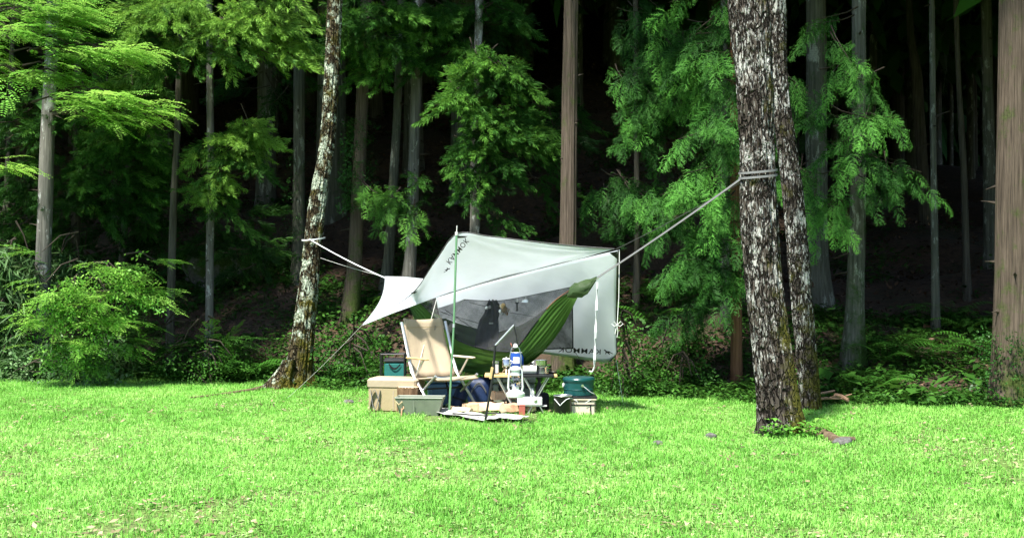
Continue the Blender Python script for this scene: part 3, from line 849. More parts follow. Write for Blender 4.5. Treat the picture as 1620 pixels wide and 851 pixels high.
tree('cypress_tree', 'small cypress with a bare red-brown stem under its skirt of sprays', 16.3,
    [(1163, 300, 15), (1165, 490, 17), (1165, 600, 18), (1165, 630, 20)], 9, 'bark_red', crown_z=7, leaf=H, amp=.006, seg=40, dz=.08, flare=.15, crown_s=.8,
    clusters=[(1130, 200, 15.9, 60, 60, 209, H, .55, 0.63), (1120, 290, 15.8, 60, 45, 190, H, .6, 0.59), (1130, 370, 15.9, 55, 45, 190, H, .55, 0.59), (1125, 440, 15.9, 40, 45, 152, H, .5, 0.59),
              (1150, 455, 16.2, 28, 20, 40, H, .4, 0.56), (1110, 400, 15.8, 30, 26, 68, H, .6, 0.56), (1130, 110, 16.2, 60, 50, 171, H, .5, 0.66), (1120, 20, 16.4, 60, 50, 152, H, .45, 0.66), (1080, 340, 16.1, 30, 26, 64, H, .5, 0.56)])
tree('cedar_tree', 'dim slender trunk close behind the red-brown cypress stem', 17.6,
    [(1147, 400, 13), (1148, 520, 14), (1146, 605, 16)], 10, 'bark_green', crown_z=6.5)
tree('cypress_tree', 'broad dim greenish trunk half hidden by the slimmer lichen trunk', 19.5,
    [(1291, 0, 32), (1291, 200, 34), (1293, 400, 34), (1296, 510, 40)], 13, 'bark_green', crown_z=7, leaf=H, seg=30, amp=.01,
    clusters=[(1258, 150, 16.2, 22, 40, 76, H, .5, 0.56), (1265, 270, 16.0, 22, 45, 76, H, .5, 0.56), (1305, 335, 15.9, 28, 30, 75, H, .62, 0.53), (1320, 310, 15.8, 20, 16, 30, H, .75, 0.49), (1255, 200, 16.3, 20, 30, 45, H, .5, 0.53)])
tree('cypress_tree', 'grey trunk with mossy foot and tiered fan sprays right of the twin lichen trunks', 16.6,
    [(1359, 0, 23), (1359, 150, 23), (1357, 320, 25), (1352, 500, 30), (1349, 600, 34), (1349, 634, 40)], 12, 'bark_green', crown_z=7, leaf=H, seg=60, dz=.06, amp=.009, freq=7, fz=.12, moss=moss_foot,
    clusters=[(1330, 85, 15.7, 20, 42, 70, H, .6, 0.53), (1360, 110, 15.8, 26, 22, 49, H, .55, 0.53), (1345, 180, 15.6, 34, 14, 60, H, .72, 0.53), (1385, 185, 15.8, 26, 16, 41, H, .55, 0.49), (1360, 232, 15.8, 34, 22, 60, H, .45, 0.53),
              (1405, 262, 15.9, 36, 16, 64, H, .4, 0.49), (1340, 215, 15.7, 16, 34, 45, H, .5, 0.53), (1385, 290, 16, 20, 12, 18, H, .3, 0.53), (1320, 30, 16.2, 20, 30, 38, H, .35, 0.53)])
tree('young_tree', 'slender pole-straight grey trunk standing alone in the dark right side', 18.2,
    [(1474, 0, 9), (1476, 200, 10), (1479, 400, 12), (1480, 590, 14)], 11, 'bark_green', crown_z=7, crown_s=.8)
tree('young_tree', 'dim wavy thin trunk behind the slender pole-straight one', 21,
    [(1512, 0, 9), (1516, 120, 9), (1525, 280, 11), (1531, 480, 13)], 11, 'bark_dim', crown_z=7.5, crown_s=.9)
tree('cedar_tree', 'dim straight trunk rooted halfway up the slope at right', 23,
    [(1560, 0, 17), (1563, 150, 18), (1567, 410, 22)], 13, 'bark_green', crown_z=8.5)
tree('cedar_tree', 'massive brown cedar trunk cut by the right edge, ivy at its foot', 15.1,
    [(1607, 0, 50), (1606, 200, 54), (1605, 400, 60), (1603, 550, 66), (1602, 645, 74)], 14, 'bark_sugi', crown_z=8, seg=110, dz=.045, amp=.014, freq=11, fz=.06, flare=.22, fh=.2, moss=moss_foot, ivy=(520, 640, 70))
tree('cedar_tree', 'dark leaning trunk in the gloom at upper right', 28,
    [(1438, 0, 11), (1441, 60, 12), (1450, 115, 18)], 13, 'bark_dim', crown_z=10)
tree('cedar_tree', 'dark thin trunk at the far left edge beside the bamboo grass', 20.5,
    [(18, 120, 9), (14, 240, 10), (8, 380, 12)], 11, 'bark_dim', crown_z=6.8,
    clusters=[(10, 330, 20.3, 40, 40, 54, S, .3, 1)])
tree('cedar_tree', 'cedar with heavy blue-green boughs filling the upper left behind the feather leaves', 20.2,
    [(125, 60, 13), (122, 250, 14), (118, 450, 16)], 11, 'bark_dim', crown_z=6.8, leaf='sugi_blue',
    clusters=[(180, 130, 19.4, 70, 50, 110, S, .45, 1), (90, 170, 19.6, 70, 50, 90, S, .4, 1), (150, 220, 19.4, 60, 45, 90, S, .5, 1), (215, 210, 19.2, 40, 50, 70, S, .55, 1), (130, 290, 19.5, 70, 40, 90, S, .35, 1), (195, 290, 19.3, 45, 40, 60, S, .45, 1), (40, 270, 19.6, 45, 50, 60, S, .35, 1), (100, 360, 19.8, 60, 35, 60, S, .25, 1)])
tree('cedar_tree', 'dim middle trunk between the low bough and the left grey trunk', 22,
    [(200, 200, 12), (197, 330, 13), (194, 470, 15)], 12, 'bark_dim', crown_z=7,
    clusters=[(235, 270, 20.2, 45, 60, 81, S, .35, 1), (215, 360, 20.5, 60, 45, 81, S, .25, 1)], leaf='sugi_blue')

# overhanging broad-leaved tree whose stem stands left of the frame
root = thing('pinnate_tree', 'leafy boughs with bright feather leaves reaching in from the upper left', 'tree', (-7.6, 18.0, 0))
o3 = np.array([-7.6, 18.0, 0])
V, Q, t = trunk_mesh('t', [(-7.6, 18.0, -.1, .12), (-7.5, 17.9, 2.5, .1), (-7.4, 17.8, 5, .07), (-7.3, 17.8, 7.5, .03)], 16, .25, .004)
link('trunk', mesh_np('trunk', V-o3, Q=Q, smooth=True, tint=t), M['bark_grey'], root)
def txl(z): return np.stack([-7.4+0*z, 17.8+0*z, z], -1)
cl = [(60, 20, 17.5, 79, 22, 55, 'pinnate', 0.65, 0.80), (60, 60, 17.4, 72, 16, 48, 'pinnate', 0.70, 0.80), (120, 85, 17.3, 79, 14, 48, 'pinnate', 0.72, 0.80), (190, 82, 17.3, 39, 8, 19, 'pinnate', 0.75, 0.72),
      (60, 120, 17.3, 57, 12, 36, 'pinnate', 0.80, 0.80), (140, 160, 17.1, 68, 16, 52, 'pinnate', 0.82, 0.80), (230, 180, 17.1, 32, 8, 14, 'pinnate', 0.80, 0.68), (150, 188, 17.1, 28, 12, 16, 'pinnate', 0.78, 0.72),
      (-60, 80, 17.5, 50, 60, 48, 'pinnate', 0.70, 0.80), (0, 258, 16.9, 8, 14, 7, 'pinnate', 0.80, 0.64), (30, 5, 17.7, 86, 25, 48, 'pinnate', 0.60, 0.80)]
V, T, C, mi = foliage(cl, 71, txl, 5)
link('crown', mesh_np('crown', V-o3, T=T, tint=C, midx=mi), [M['pinnate'], M['twig']], root)

# young shrub at the left, layered feather leaves
b = gp(122, 606); b.y -= .1
root = thing('young_shrub', 'bright young shrub with layered feather leaves at the lawn edge, left', 'shrub', b); o3 = np.array(b)
mb = MB()
def txs(z): return np.stack([b.x+.03*z, b.y+0*z, z], -1)
for (px, py) in ((120, 440), (80, 480), (190, 450), (240, 430), (60, 520), (150, 520), (100, 560), (215, 500)):
    q = at(px, py, 17.6)-b; mb.tube([(0, 0, -.05), (q.x*.2, q.y*.3, q.z*.45), (q.x*.7, q.y, q.z*.85), q], [.014, .011, .007, .003], 5)
mb.build('stem', M['twig'], root)
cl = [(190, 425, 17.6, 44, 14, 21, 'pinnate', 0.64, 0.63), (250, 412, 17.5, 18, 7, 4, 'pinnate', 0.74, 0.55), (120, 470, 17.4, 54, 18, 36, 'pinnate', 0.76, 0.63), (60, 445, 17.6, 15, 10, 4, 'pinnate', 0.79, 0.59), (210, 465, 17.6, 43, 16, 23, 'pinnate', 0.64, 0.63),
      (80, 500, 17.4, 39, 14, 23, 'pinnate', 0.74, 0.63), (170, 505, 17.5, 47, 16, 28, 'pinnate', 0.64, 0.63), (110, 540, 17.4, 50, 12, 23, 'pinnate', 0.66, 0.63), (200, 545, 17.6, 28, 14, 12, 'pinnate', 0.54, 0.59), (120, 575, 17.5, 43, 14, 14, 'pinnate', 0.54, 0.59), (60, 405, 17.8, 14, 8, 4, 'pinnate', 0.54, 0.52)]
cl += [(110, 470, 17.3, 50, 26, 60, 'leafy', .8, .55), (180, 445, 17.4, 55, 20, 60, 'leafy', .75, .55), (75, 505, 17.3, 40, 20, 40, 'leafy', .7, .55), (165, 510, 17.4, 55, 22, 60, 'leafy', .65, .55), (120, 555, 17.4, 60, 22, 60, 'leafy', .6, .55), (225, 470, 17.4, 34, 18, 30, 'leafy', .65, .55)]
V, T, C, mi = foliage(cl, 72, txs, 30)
link('crown', mesh_np('crown', V-o3, T=T, tint=C, midx=mi), [M['pinnate'], M['twig']], root)

def bush(name, label, px, py, Y, clusters, leaf, group=None, cat='shrub', seed=1):
    q = at(px, py, Y); q.z = tz(q.x, q.y); root = thing(name, label, cat, q, 0, group); o3 = np.array(q)
    V, T, C, mi = foliage(clusters, seed, lambda z: np.stack([q.x+0*z, q.y+0*z, z], -1), 12)
    link('foliage', mesh_np('foliage', V-o3, T=T, tint=C, midx=mi), [M[leaf], M['twig']], root)
    mb = MB()
    g = np.random.default_rng(seed)
    for (cx, cy, cY, rx, ry, n, k, t, s) in clusters:
        e = at(cx, cy, cY)-q; mb.tube([(g.normal()*.04, 0, -.05), (e.x*.4, e.y*.4, e.z*.6), e], [.009, .006, .003], 5)
    mb.build('stem', M['twig'], root); return root
bush('bamboo_grass', 'tall dim bamboo grass with long drooping leaves at the left edge', 25, 600, 18.9,
     [(20, 440, 18.8, 45, 45, 90, 'bamboo', .5, 1), (15, 520, 18.7, 45, 45, 80, 'bamboo', .4, 1), (30, 570, 18.5, 40, 30, 60, 'bamboo', .4, 1), (-60, 480, 18.9, 60, 90, 120, 'bamboo', .4, 1)], 'bamboo', None, 'bamboo', 3)
bush('bamboo_grass', 'lower bamboo grass tuft behind the bright young shrub', 120, 600, 19.2,
     [(110, 430, 19.4, 40, 30, 50, 'bamboo', .45, 1), (190, 560, 18.4, 30, 30, 40, 'bamboo', .35, .9), (60, 580, 18.3, 40, 25, 50, 'bamboo', .3, .9)], 'bamboo', None, 'bamboo', 4)
bush('pale_shrub', 'low shrub with small pale leaves under the bright young shrub', 160, 606, 17.9,
     [(160, 575, 17.8, 34, 26, 60, 'leafy', .55, .8), (125, 585, 17.9, 26, 20, 30, 'leafy', .4, .8), (35, 585, 17.9, 14, 16, 14, 'leafy', .6, .7)], 'pale_leaf', None, 'shrub', 5)
bush('leafy_shrub', 'spreading green shrub at the lawn edge below the low cedar bough', 330, 606, 17.7,
     [(330, 540, 17.9, 42, 12, 40, 'pinnate', .3, .7), (280, 580, 17.8, 45, 24, 56, 'leafy', .45, 0.58), (350, 575, 17.7, 50, 26, 64, 'leafy', .5, 0.58), (250, 520, 18.2, 30, 12, 18, 'pinnate', .2, .7)], 'under', None, 'shrub', 6)
bush('leafy_shrub', 'leafy shrub crowding the right corner of the tarp', 985, 620, 15.8,
     [(990, 540, 16.0, 24, 36, 56, 'leafy', .6, 0.61), (985, 590, 15.9, 34, 28, 56, 'leafy', .6, 0.58), (1010, 610, 15.9, 34, 16, 32, 'leafy', .5, 0.58)], 'under', None, 'shrub', 7)
bush('leafy_shrub', 'dense shrub on the bank right of the tarp and left of the red-brown stem', 1080, 625, 16.2,
     [(1050, 560, 16.6, 50, 30, 64, 'leafy', .38, 0.65), (1090, 600, 16.2, 48, 24, 64, 'leafy', .42, 0.61), (1090, 540, 17, 40, 30, 40, 'leafy', .25, 0.65)], 'under', None, 'shrub', 8)
bush('leafy_shrub', 'green shrub between the leaning trunk and the tan chair', 560, 608, 17.2,
     [(540, 570, 17.4, 40, 28, 56, 'leafy', .5, 0.58), (575, 545, 17.6, 30, 20, 32, 'leafy', .45, 0.58), (600, 585, 17.0, 30, 20, 32, 'leafy', .5, 0.58)], 'under', None, 'shrub', 9)

# ------------------------------------------------------------------ forest deep behind: one tree each
g = np.random.default_rng(5)
spots = []
taken = [(o.location.x, o.location.y) for o in COL.objects if o.type == 'EMPTY' and o.get('category') == 'tree']
for k in range(9000):
    x = g.uniform(-19, 19); y = g.uniform(12, 58); s = y-float(edge_y(x))
    infr = abs(x) < .37*y+.3
    if s < (5.5 if infr else 1.2): continue
    if x > 0 and infr and y < 27: continue
    if any((x-a)**2+(y-c)**2 < (2.05 if y < 40 else 2.4)**2 for a, c in spots+taken): continue
    spots.append((x, y))
    if len(spots) >= 230: break
DT = []
for k in range(5):
    gg = np.random.default_rng(k+70); r0 = .10+.035*k
    V, Q, t = trunk_mesh('t', [(0, 0, -.3, r0*1.1), (gg.normal()*.03, 0, 2, r0), (gg.normal()*.1, .05, 5, r0*.85), (gg.normal()*.15, .1, 9, r0*.6), (.1, .1, 12, r0*.25)], 12, .5, .006, 4, .2, .3, .3, 5, k)
    me = mesh_np('trunk', V, Q=Q, smooth=True, tint=t); me.materials.append(M['bark_dim' if k % 2 else 'bark_green']); DT.append(me)
for k, (x, y) in enumerate(spots):
    pxx = x/y*FPX+CX
    for lim, where in ((0, 'beyond the left edge of the picture'), (290, 'behind the bright young shrub at far left'), (500, 'seen left of the leaning lichen trunk'), (740, 'between the leaning lichen trunk and the tarp pole'),
                       (905, 'above the middle of the tarp'), (1165, 'behind the drooping cypress right of the tarp'), (1360, 'behind the twin lichen trunks'), (1620, 'between the mossy-footed trunk and the right-edge cedar'), (1e9, 'beyond the right edge of the picture')):
        if pxx < lim: break
    dep = 'nearer' if y < 32 else 'farther'
    root = thing('forest_tree', 'dim %s forest conifer %s' % (dep, where), 'tree', (x, y, tz(x, y)), 0, 'conifers deep in the wood')
    o = bpy.data.objects.new('trunk', DT[k % 5]); COL.objects.link(o); o.parent = root; o.rotation_euler = (0, 0, k*1.3)
    add_crown(root, .05, .05, (5.0 if y < 30 else 3.6)+g.random()*1.2+(1.0 if x > 3 else 0), k, 1.0+.25*g.random())
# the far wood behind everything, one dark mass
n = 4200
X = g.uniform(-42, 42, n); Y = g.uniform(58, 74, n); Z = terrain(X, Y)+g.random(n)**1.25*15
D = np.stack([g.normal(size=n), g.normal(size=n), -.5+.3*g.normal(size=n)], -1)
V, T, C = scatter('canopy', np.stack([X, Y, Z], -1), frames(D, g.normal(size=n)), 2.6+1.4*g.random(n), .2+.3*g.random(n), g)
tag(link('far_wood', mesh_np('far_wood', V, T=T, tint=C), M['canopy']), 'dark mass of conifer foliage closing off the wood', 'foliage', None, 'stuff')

# ------------------------------------------------------------------ forest floor: undergrowth, litter, ferns
def band(n, s0, s1, pw, g, xw=.40):
    Yr = g.uniform(13, 30, n*4); X = (2*g.random(n*4)-1)*(xw*Yr+1)
    s = s0+(s1-s0)*g.random(n*4)**pw
    Y = edge_y(X)+s; ok = np.abs(X) < xw*Y+1
    return X[ok][:n], Y[ok][:n], s[ok][:n]
g = np.random.default_rng(9)
parts = []
for n, s0, s1, pw, kind, sc, tn in ((1800, -.15, .7, 1, 'plant', .5, .6), (5600, .1, 5.5, 1.1, 'plant', .62, .42), (260, .3, 4, 1, 'bigleaf', .55, .45), (1300, 3, 14, 1, 'plant', .9, .3)):
    X, Y, s = band(n, s0, s1, pw, g); n = len(X)
    dn = vnoise(np.stack([X*.9, Y*.9, 0*X], -1), 31)
    keep = dn > (.18 if kind == 'plant' and s0 < 0 else .20+.05*np.clip(s, 0, 6)); keep |= (s < .6)
    X, Y, s, dn = X[keep], Y[keep], s[keep], dn[keep]; n = len(X)
    P = np.stack([X, Y, terrain(X, Y)-.02], -1)
    a = g.random(n)*6.28
    D = np.stack([np.cos(a), np.sin(a), .2*g.normal(size=n)], -1)
    parts.append(scatter(kind, P, frames(D, .2*g.normal(size=n)), sc*(.6+.9*g.random(n)), tn+.14*g.normal(size=n)+.3*(dn-.5), g))
V, T, C = join(parts)
tag(link('undergrowth', mesh_np('undergrowth', V, T=T, tint=C), M['under']), 'tangled leafy undergrowth along the foot of the wooded slope', 'undergrowth', None, 'stuff')
n = 16000
X, Y, s = band(n, .5, 22, 1, g); n = len(X)
P = np.stack([X, Y, terrain(X, Y)+.008], -1)
a = g.random(n)*6.28; D = np.stack([np.cos(a), np.sin(a), .35*g.normal(size=n)], -1)
PR['dry'] = [leafy_proto(200+i, 3, .08, .04, .1) for i in range(3)]
V, T, C = scatter('dry', P, frames(D, .4*g.normal(size=n)), .6+.9*g.random(n), .45+.25*g.normal(size=n), g)
tag(link('leaf_litter', mesh_np('leaf_litter', V, T=T, tint=C), M['litter']), 'brown fallen leaves over the shaded slope', 'leaves', None, 'stuff')

FP = []
for k in range(3):
    v, t, c = fern_proto(300+k); me = mesh_np('fern', v, T=t, tint=np.clip(.5+c, 0, 1)); me.materials.append(M['fern']); FP.append(me)
ferns = [(1420, 530, 17.2, 'large fern in the shade right of the mossy-footed grey trunk'), (1455, 555, 16.8, 'fern left of the slender pole-straight trunk'),
         (1395, 555, 16.6, 'fern low beside the mossy-footed grey trunk'), (1530, 525, 18, 'fern below the dim wavy trunk at right'), (1550, 560, 17, 'fern near the massive right-edge cedar'),
         (1500, 520, 18.5, 'fern right of the slender pole-straight trunk'), (1540, 480, 20, 'fern highest on the right slope'),
         (1035, 520, 17.8, 'fern on the bank right of the tarp'), (1070, 490, 18.4, 'upper fern on the bank left of the red-brown stem'), (590, 560, 17.4, 'fern left of the teal cooler bag'), 
         (420, 560, 18.2, 'fern left of the leaning trunk'), (385, 570, 18, 'fern among the low plants left of the mossy stump'), (1390, 595, 15.8, 'fern at the lawn edge right of the mossy-footed trunk')]
for k, (px, py, Y, lab) in enumerate(ferns):
    q = at(px, py, Y); z = tz(q.x, q.y)
    o = link('fern', FP[k % 3], [M['fern']]); o.location = (q.x, q.y, z+.02); o.rotation_euler = (0, 0, k*2.1); sc = .9+.35*(k % 3)/2
    o.scale = (sc, sc, sc); tag(o, lab, 'fern', 'ferns on the slope')
# big-leaved plants at the lawn edge
BP = []
for k in range(2):
    v, t, c = plant_proto(330+k, 11, .34, .13, .2, .16); me = mesh_np('broadleaf_plant', v, T=t, tint=np.clip(.55+c, 0, 1)); me.materials.append(M['under']); BP.append(me)
for k, (px, py, Y, s, lab) in enumerate(((1318, 628, 15.5, 1.25, 'big-leaved plant between the twin lichen trunks and the mossy-footed trunk'), (1420, 636, 15.2, 1, 'big-leaved plant at the lawn edge right of the mossy-footed trunk'),
        (1470, 638, 15, .9, 'big-leaved plant at the lawn edge below the slender pole-straight trunk'), (1520, 620, 15.6, 1, 'big-leaved plant left of the massive right-edge cedar'), (1205, 610, 15.6, .8, 'broad-leaved plant right of the red-brown stem'))):
    q = at(px, py, Y); o = link('broadleaf_plant', BP[k % 2], [M['under']]); o.location = (q.x, q.y, tz(q.x, q.y)); o.rotation_euler = (0, 0, k*1.9); o.scale = (s, s, s)
    tag(o, lab, 'plant', 'broad-leaved plants at the lawn edge')

# taller weeds round the foot of the thick trunk
for k, (px, py, lab) in enumerate(((1262, 690, 'tuft of tall weeds at the right foot of the thick strapped trunk'), (1225, 692, 'thin weed tuft right in front of the thick strapped trunk'), (1290, 693, 'low weed tuft beside the mossy surface root'))):
    q = gp(px, py); gg = np.random.default_rng(600+k); n = 9
    PP = np.stack([q.x*0+gg.normal(size=n)*.07, gg.normal(size=n)*.05, 0*gg.random(n)], -1); a = gg.random(n)*6.28
    v, t, c = scatter('plant', PP, frames(np.stack([np.cos(a), np.sin(a), 0*a], -1), 0*a), .35+.35*gg.random(n), .45+.15*gg.normal(size=n), gg)
    o = link('weed_tuft', mesh_np('weed_tuft', v, T=t, tint=c), M['pinnate']); o.location = q; tag(o, lab, 'weeds', 'weeds at the trunk foot')

# rocks and sticks
M['rock'] = barkmat('lichen_rock', (.05, .048, .045), (.2, .2, .19), (.5, .52, .5), .4, (.05, .09, .02), .6, (6, 6, 6), 9, 1)
def rock(name, label, c, size, seed, mat='rock', kind='rock', group=None):
    n, m = 28, 18
    th = np.linspace(0, 2*np.pi, n, endpoint=False); ph = np.linspace(.02, np.pi-.02, m)
    TH, PH = np.meshgrid(th, ph); d = np.stack([np.sin(PH)*np.cos(TH), np.sin(PH)*np.sin(TH), np.cos(PH)], -1).reshape(-1, 3)
    r = .7+.5*vnoise(d*1.4+seed*3.1, seed)+.28*vnoise(d*3.3+seed, seed+1)+.10*vnoise(d*9+seed, seed+2)
    V = d*r[:, None]*np.array(size)*.75; i = np.arange(n*m).reshape(m, n); j = np.roll(i, -1, 1)
    Q = np.stack([i[:-1], i[1:], j[1:], j[:-1]], -1).reshape(-1, 4)
    o = link(name, mesh_np(name, V, Q=Q, smooth=True, tint=np.clip(d[:, 2]*.5+.3, 0, 1)), M[mat]); o.location = c
    return tag(o, label, kind, group)
q = at(362, 440, 21.5); rock('rock_outcrop', 'pale lichen-covered rock face showing dimly between the left trunks', (q.x, q.y, q.z-.1), (.75, .5, .95), 3)
q = at(300, 470, 21.5); rock('rock_outcrop', 'smaller dim boulder left of the pale rock face', (q.x, q.y, q.z-.2), (.5, .5, .5), 4)
M['stone'] = plain('grey_stone', (.10, .098, .09), .9, 0, .5, 40, .8)
for k, (px, py, s, lab) in enumerate(((1124, 693, .055, 'grey stone in the grass left of the thick strapped trunk'), (1040, 705, .05, 'pale stone in the grass below the right tarp corner'), (1334, 703, .085, 'pale knobbly stone at the end of the surfaced root'),
        (552, 640, .07, 'grey stone in the grass left of the tan storage bag'), (1272, 639, .10, 'flat grey stone at the foot of the slimmer lichen trunk'), (898, 719, .03, 'small white stone in the lawn below the camp table'))):
    c = gp(px, py); rock('stone', lab, (c.x, c.y, .018), (s*1.1, s*.85, s*.6), 20+k, 'stone', 'stone', 'stones in the grass')
M['stick'] = plain('bare_wood', (.36, .22, .13), .8, 0, .35, 40, .5)
for k, (a, b_, z0, z1, r, lab) in enumerate((((1262, 646), (1320, 640), .03, .10, .018, 'longest peeled stick in the pile behind the thick strapped trunk'), ((1275, 644), (1342, 644), .03, .04, .016, 'straight peeled stick lying lowest in the pile behind the trunk'), ((1322, 642), (1342, 645), .06, .03, .028, 'short stubby piece at the right end of the stick pile'))):
    A = gp(*a); B = gp(b_[0], b_[1]); B.z = z1+.05; A.z = z0+.05; m = (A+B)/2+Vector((0, 0, .012)); 
    mb = MB(); mb.tube([(0, 0, 0), m-A, B-A], [r, r*.9, r*.6], 7); mb.tube([(m-A), (m-A)+Vector((.10, -.02, .03))], [r*.5, r*.2], 5)
    o = mb.build('stick', M['stick']); o.location = A; tag(o, lab, 'stick', 'peeled sticks behind the trunk')
M['root'] = barkmat('mossy_root', (.06, .04, .025), (.24, .18, .12), None, 0, (.2, .22, .03), .6, (20, 20, 20))
for k, (pts, lab) in enumerate((([(1268, 688), (1300, 692), (1325, 700), (1352, 699)], 'mossy surface root running from the thick strapped trunk to the right'), ([(430, 612), (400, 621), (350, 626), (300, 633)], 'low brown root running left through the grass from the leaning tree'))):
    c0 = gp(*pts[0]); rk = 1 if k == 0 else .45; mb = MB(); mb.tube([gp(*q)-c0+Vector((0, 0, .012+.016*(i % 2))) for i, q in enumerate(pts)], [.085*rk, .06*rk, .045*rk, .02*rk], 9)
    o = mb.build('surface_root', M['root']); o.location = c0; tag(o, lab, 'root')
M['bark_bits'] = leafmat('dead_leaf_bits', (.07, .06, .035), (.2, .17, .09), (.36, .32, .2), .1, .9)
# bits of bark and dead leaf lying about on the lawn
n = 2600
Y = g.uniform(7, 15.5, n); X = (2*g.random(n)-1)*(.36*Y+.5); dd = vnoise(np.stack([X*1.1, Y*1.1, 0*X], -1), 21); k = (dd > .62) | (g.random(n) < .16); X, Y = X[k], Y[k]; n = len(X)
a = g.random(n)*6.28; D = np.stack([np.cos(a), np.sin(a), .2*g.normal(size=n)], -1)
V, T, C = scatter('dry', np.stack([X, Y, .03+0*X], -1), frames(D, .3*g.normal(size=n)), .3+.45*g.random(n), .75+.25*g.normal(size=n), g)
tag(link('lawn_litter', mesh_np('lawn_litter', V, T=T, tint=C), M['bark_bits']), 'scattered dead leaves and bark bits on the lawn', 'leaves', None, 'stuff')
# ------------------------------------------------------------------ camp materials
def fabric(name, col, trans=.0, rough=.7, var=.06, weave=300, bmp=.15, tcol=None):
    m, nt, b = nodes(name)
    f = noise_n(nt, 5, detail=5)
    c = ramp(nt, f, [(.3, tuple(x*(1-var) for x in col)), (.7, tuple(min(1, x*(1+var)) for x in col))])
    nt.links.new(c, b.inputs['Base Color']); b.inputs['Roughness'].default_value = rough
    b.inputs['Specular IOR Level'].default_value = .3
    bump(nt, b, noise_n(nt, 26, detail=5), bmp, .01)
    if trans:
        t = nt.nodes.new('ShaderNodeBsdfTranslucent')
        if tcol: t.inputs[0].default_value = (*tcol, 1)
        else: nt.links.new(c, t.inputs[0])
        mx = nt.nodes.new('ShaderNodeMixShader'); mx.inputs[0].default_value = trans
        nt.links.new(b.outputs[0], mx.inputs[1]); nt.links.new(t.outputs[0], mx.inputs[2])
        nt.links.new(mx.outputs[0], nt.nodes['Material Output'].inputs[0])
    return m
def netting(name, col, cover):
    m, nt, b = nodes(name); b.inputs['Base Color'].default_value = (*col, 1); b.inputs['Roughness'].default_value = .9
    f = noise_n(nt, 7, detail=3)
    t = nt.nodes.new('ShaderNodeBsdfTransparent'); mx = nt.nodes.new('ShaderNodeMixShader')
    c = ramp(nt, f, [(.35, (cover-.10,)*3), (.65, (cover+.08,)*3)]); nt.links.new(c, mx.inputs[0])
    nt.links.new(t.outputs[0], mx.inputs[1]); nt.links.new(b.outputs[0], mx.inputs[2])
    nt.links.new(mx.outputs[0], nt.nodes['Material Output'].inputs[0]); return m
M['tarp'] = fabric('tarp_silnylon', (.81, .85, .89), .60, .45, .03, bmp=.25)
M['tarp_patch'] = fabric('tarp_reinforcement', (.02, .022, .025), 0, .6)
M['ink'] = plain('black_print', (.012, .014, .018), .6, 0, .1)
M['green_nylon'] = fabric('green_nylon', (.055, .135, .02), .35, .42, .12, bmp=.3)
M['olive_nylon'] = fabric('olive_nylon', (.032, .06, .018), .1, .5, .2, bmp=.6)
M['net'] = netting('bug_netting', (.035, .037, .04), .50)
M['net_dense'] = netting('double_netting', (.02, .021, .023), .8)
M['black_cloth'] = fabric('black_cloth', (.014, .015, .018), 0, .75)
M['dark_cloth'] = fabric('charcoal_cloth', (.045, .048, .052), .1, .8)
M['navy'] = fabric('navy_nylon', (.014, .03, .085), 0, .5, .3)
M['tan'] = fabric('tan_canvas', (.40, .325, .225), .06, .85, .07, bmp=.3)
M['tan2'] = fabric('khaki_canvas', (.36, .29, .165), 0, .85, .08, bmp=.3)
M['teal_cloth'] = fabric('teal_cloth', (.015, .13, .115), 0, .7, .15)
M['grey_web'] = fabric('grey_webbing', (.17, .17, .17), 0, .6, .1)
M['white_web'] = fabric('white_webbing', (.75, .76, .76), .1, .6, .05)
M['cord'] = plain('white_cord', (.7, .7, .66), .7, 0, .1)
M['dark_cord'] = plain('dark_cord', (.05, .05, .05), .7, 0, .1)
M['alu'] = plain('brushed_aluminium', (.62, .63, .64), .33, .85, .06, 30)
M['steel'] = plain('stainless_steel', (.6, .58, .56), .22, 1, .08, 20)
M['galv'] = plain('bright_tinplate', (.78, .79, .80), .32, .35, .06, 25)
M['black_metal'] = plain('black_powdercoat', (.014, .014, .015), .4, .2, .2)
M['pole_green'] = plain('green_anodised_pole', (.16, .33, .17), .35, .45, .1)
M['wood'] = plain('pale_bamboo_wood', (.52, .36, .16), .5, 0, .12, 25)
M['wood_white'] = plain('bleached_wood', (.66, .58, .46), .55, 0, .1, 25)
M['firewood'] = plain('split_firewood', (.56, .32, .19), .85, 0, .3, 12, .6)
M['firewood_pale'] = plain('pale_split_firewood', (.66, .47, .30), .85, 0, .25, 12, .6)
M['log_bark'] = barkmat('log_bark', (.07, .04, .022), (.33, .21, .12), (.5, .42, .3), .3, None, 0, (30, 30, 6), 30, .6)
M['log_end'] = plain('sawn_end', (.55, .42, .27), .85, 0, .2, 20, .4)
M['paper'] = plain('white_newsprint', (.5, .49, .46), .9, 0, .06, 8)
M['blue_plastic'] = plain('steel_blue_plastic', (.12, .24, .38), .45, 0, .06)
M['blue_can'] = plain('bright_blue_enamel', (.01, .055, .28), .3, 0, .06)
M['olive_plastic'] = plain('olive_grey_plastic', (.15, .175, .125), .5, 0, .1)
M['olive_light'] = plain('grey_green_plastic', (.22, .25, .19), .5, 0, .1)
M['teal_enamel'] = plain('dark_teal_enamel', (.006, .062, .062), .28, .1, .12)
M['cream'] = plain('cream_plastic', (.64, .53, .42), .55, 0, .05)
M['white'] = plain('white_paint', (.76, .76, .75), .5, 0, .04)
M['red'] = plain('faded_red', (.38, .10, .07), .55, 0, .15)
M['pink'] = plain('orange_pink_silicone', (.6, .2, .13), .5, 0, .1)
M['orange'] = fabric('orange_trim', (.22, .09, .04), 0, .6)
M['plush'] = fabric('tan_plush', (.42, .27, .13), 0, .95, .2)
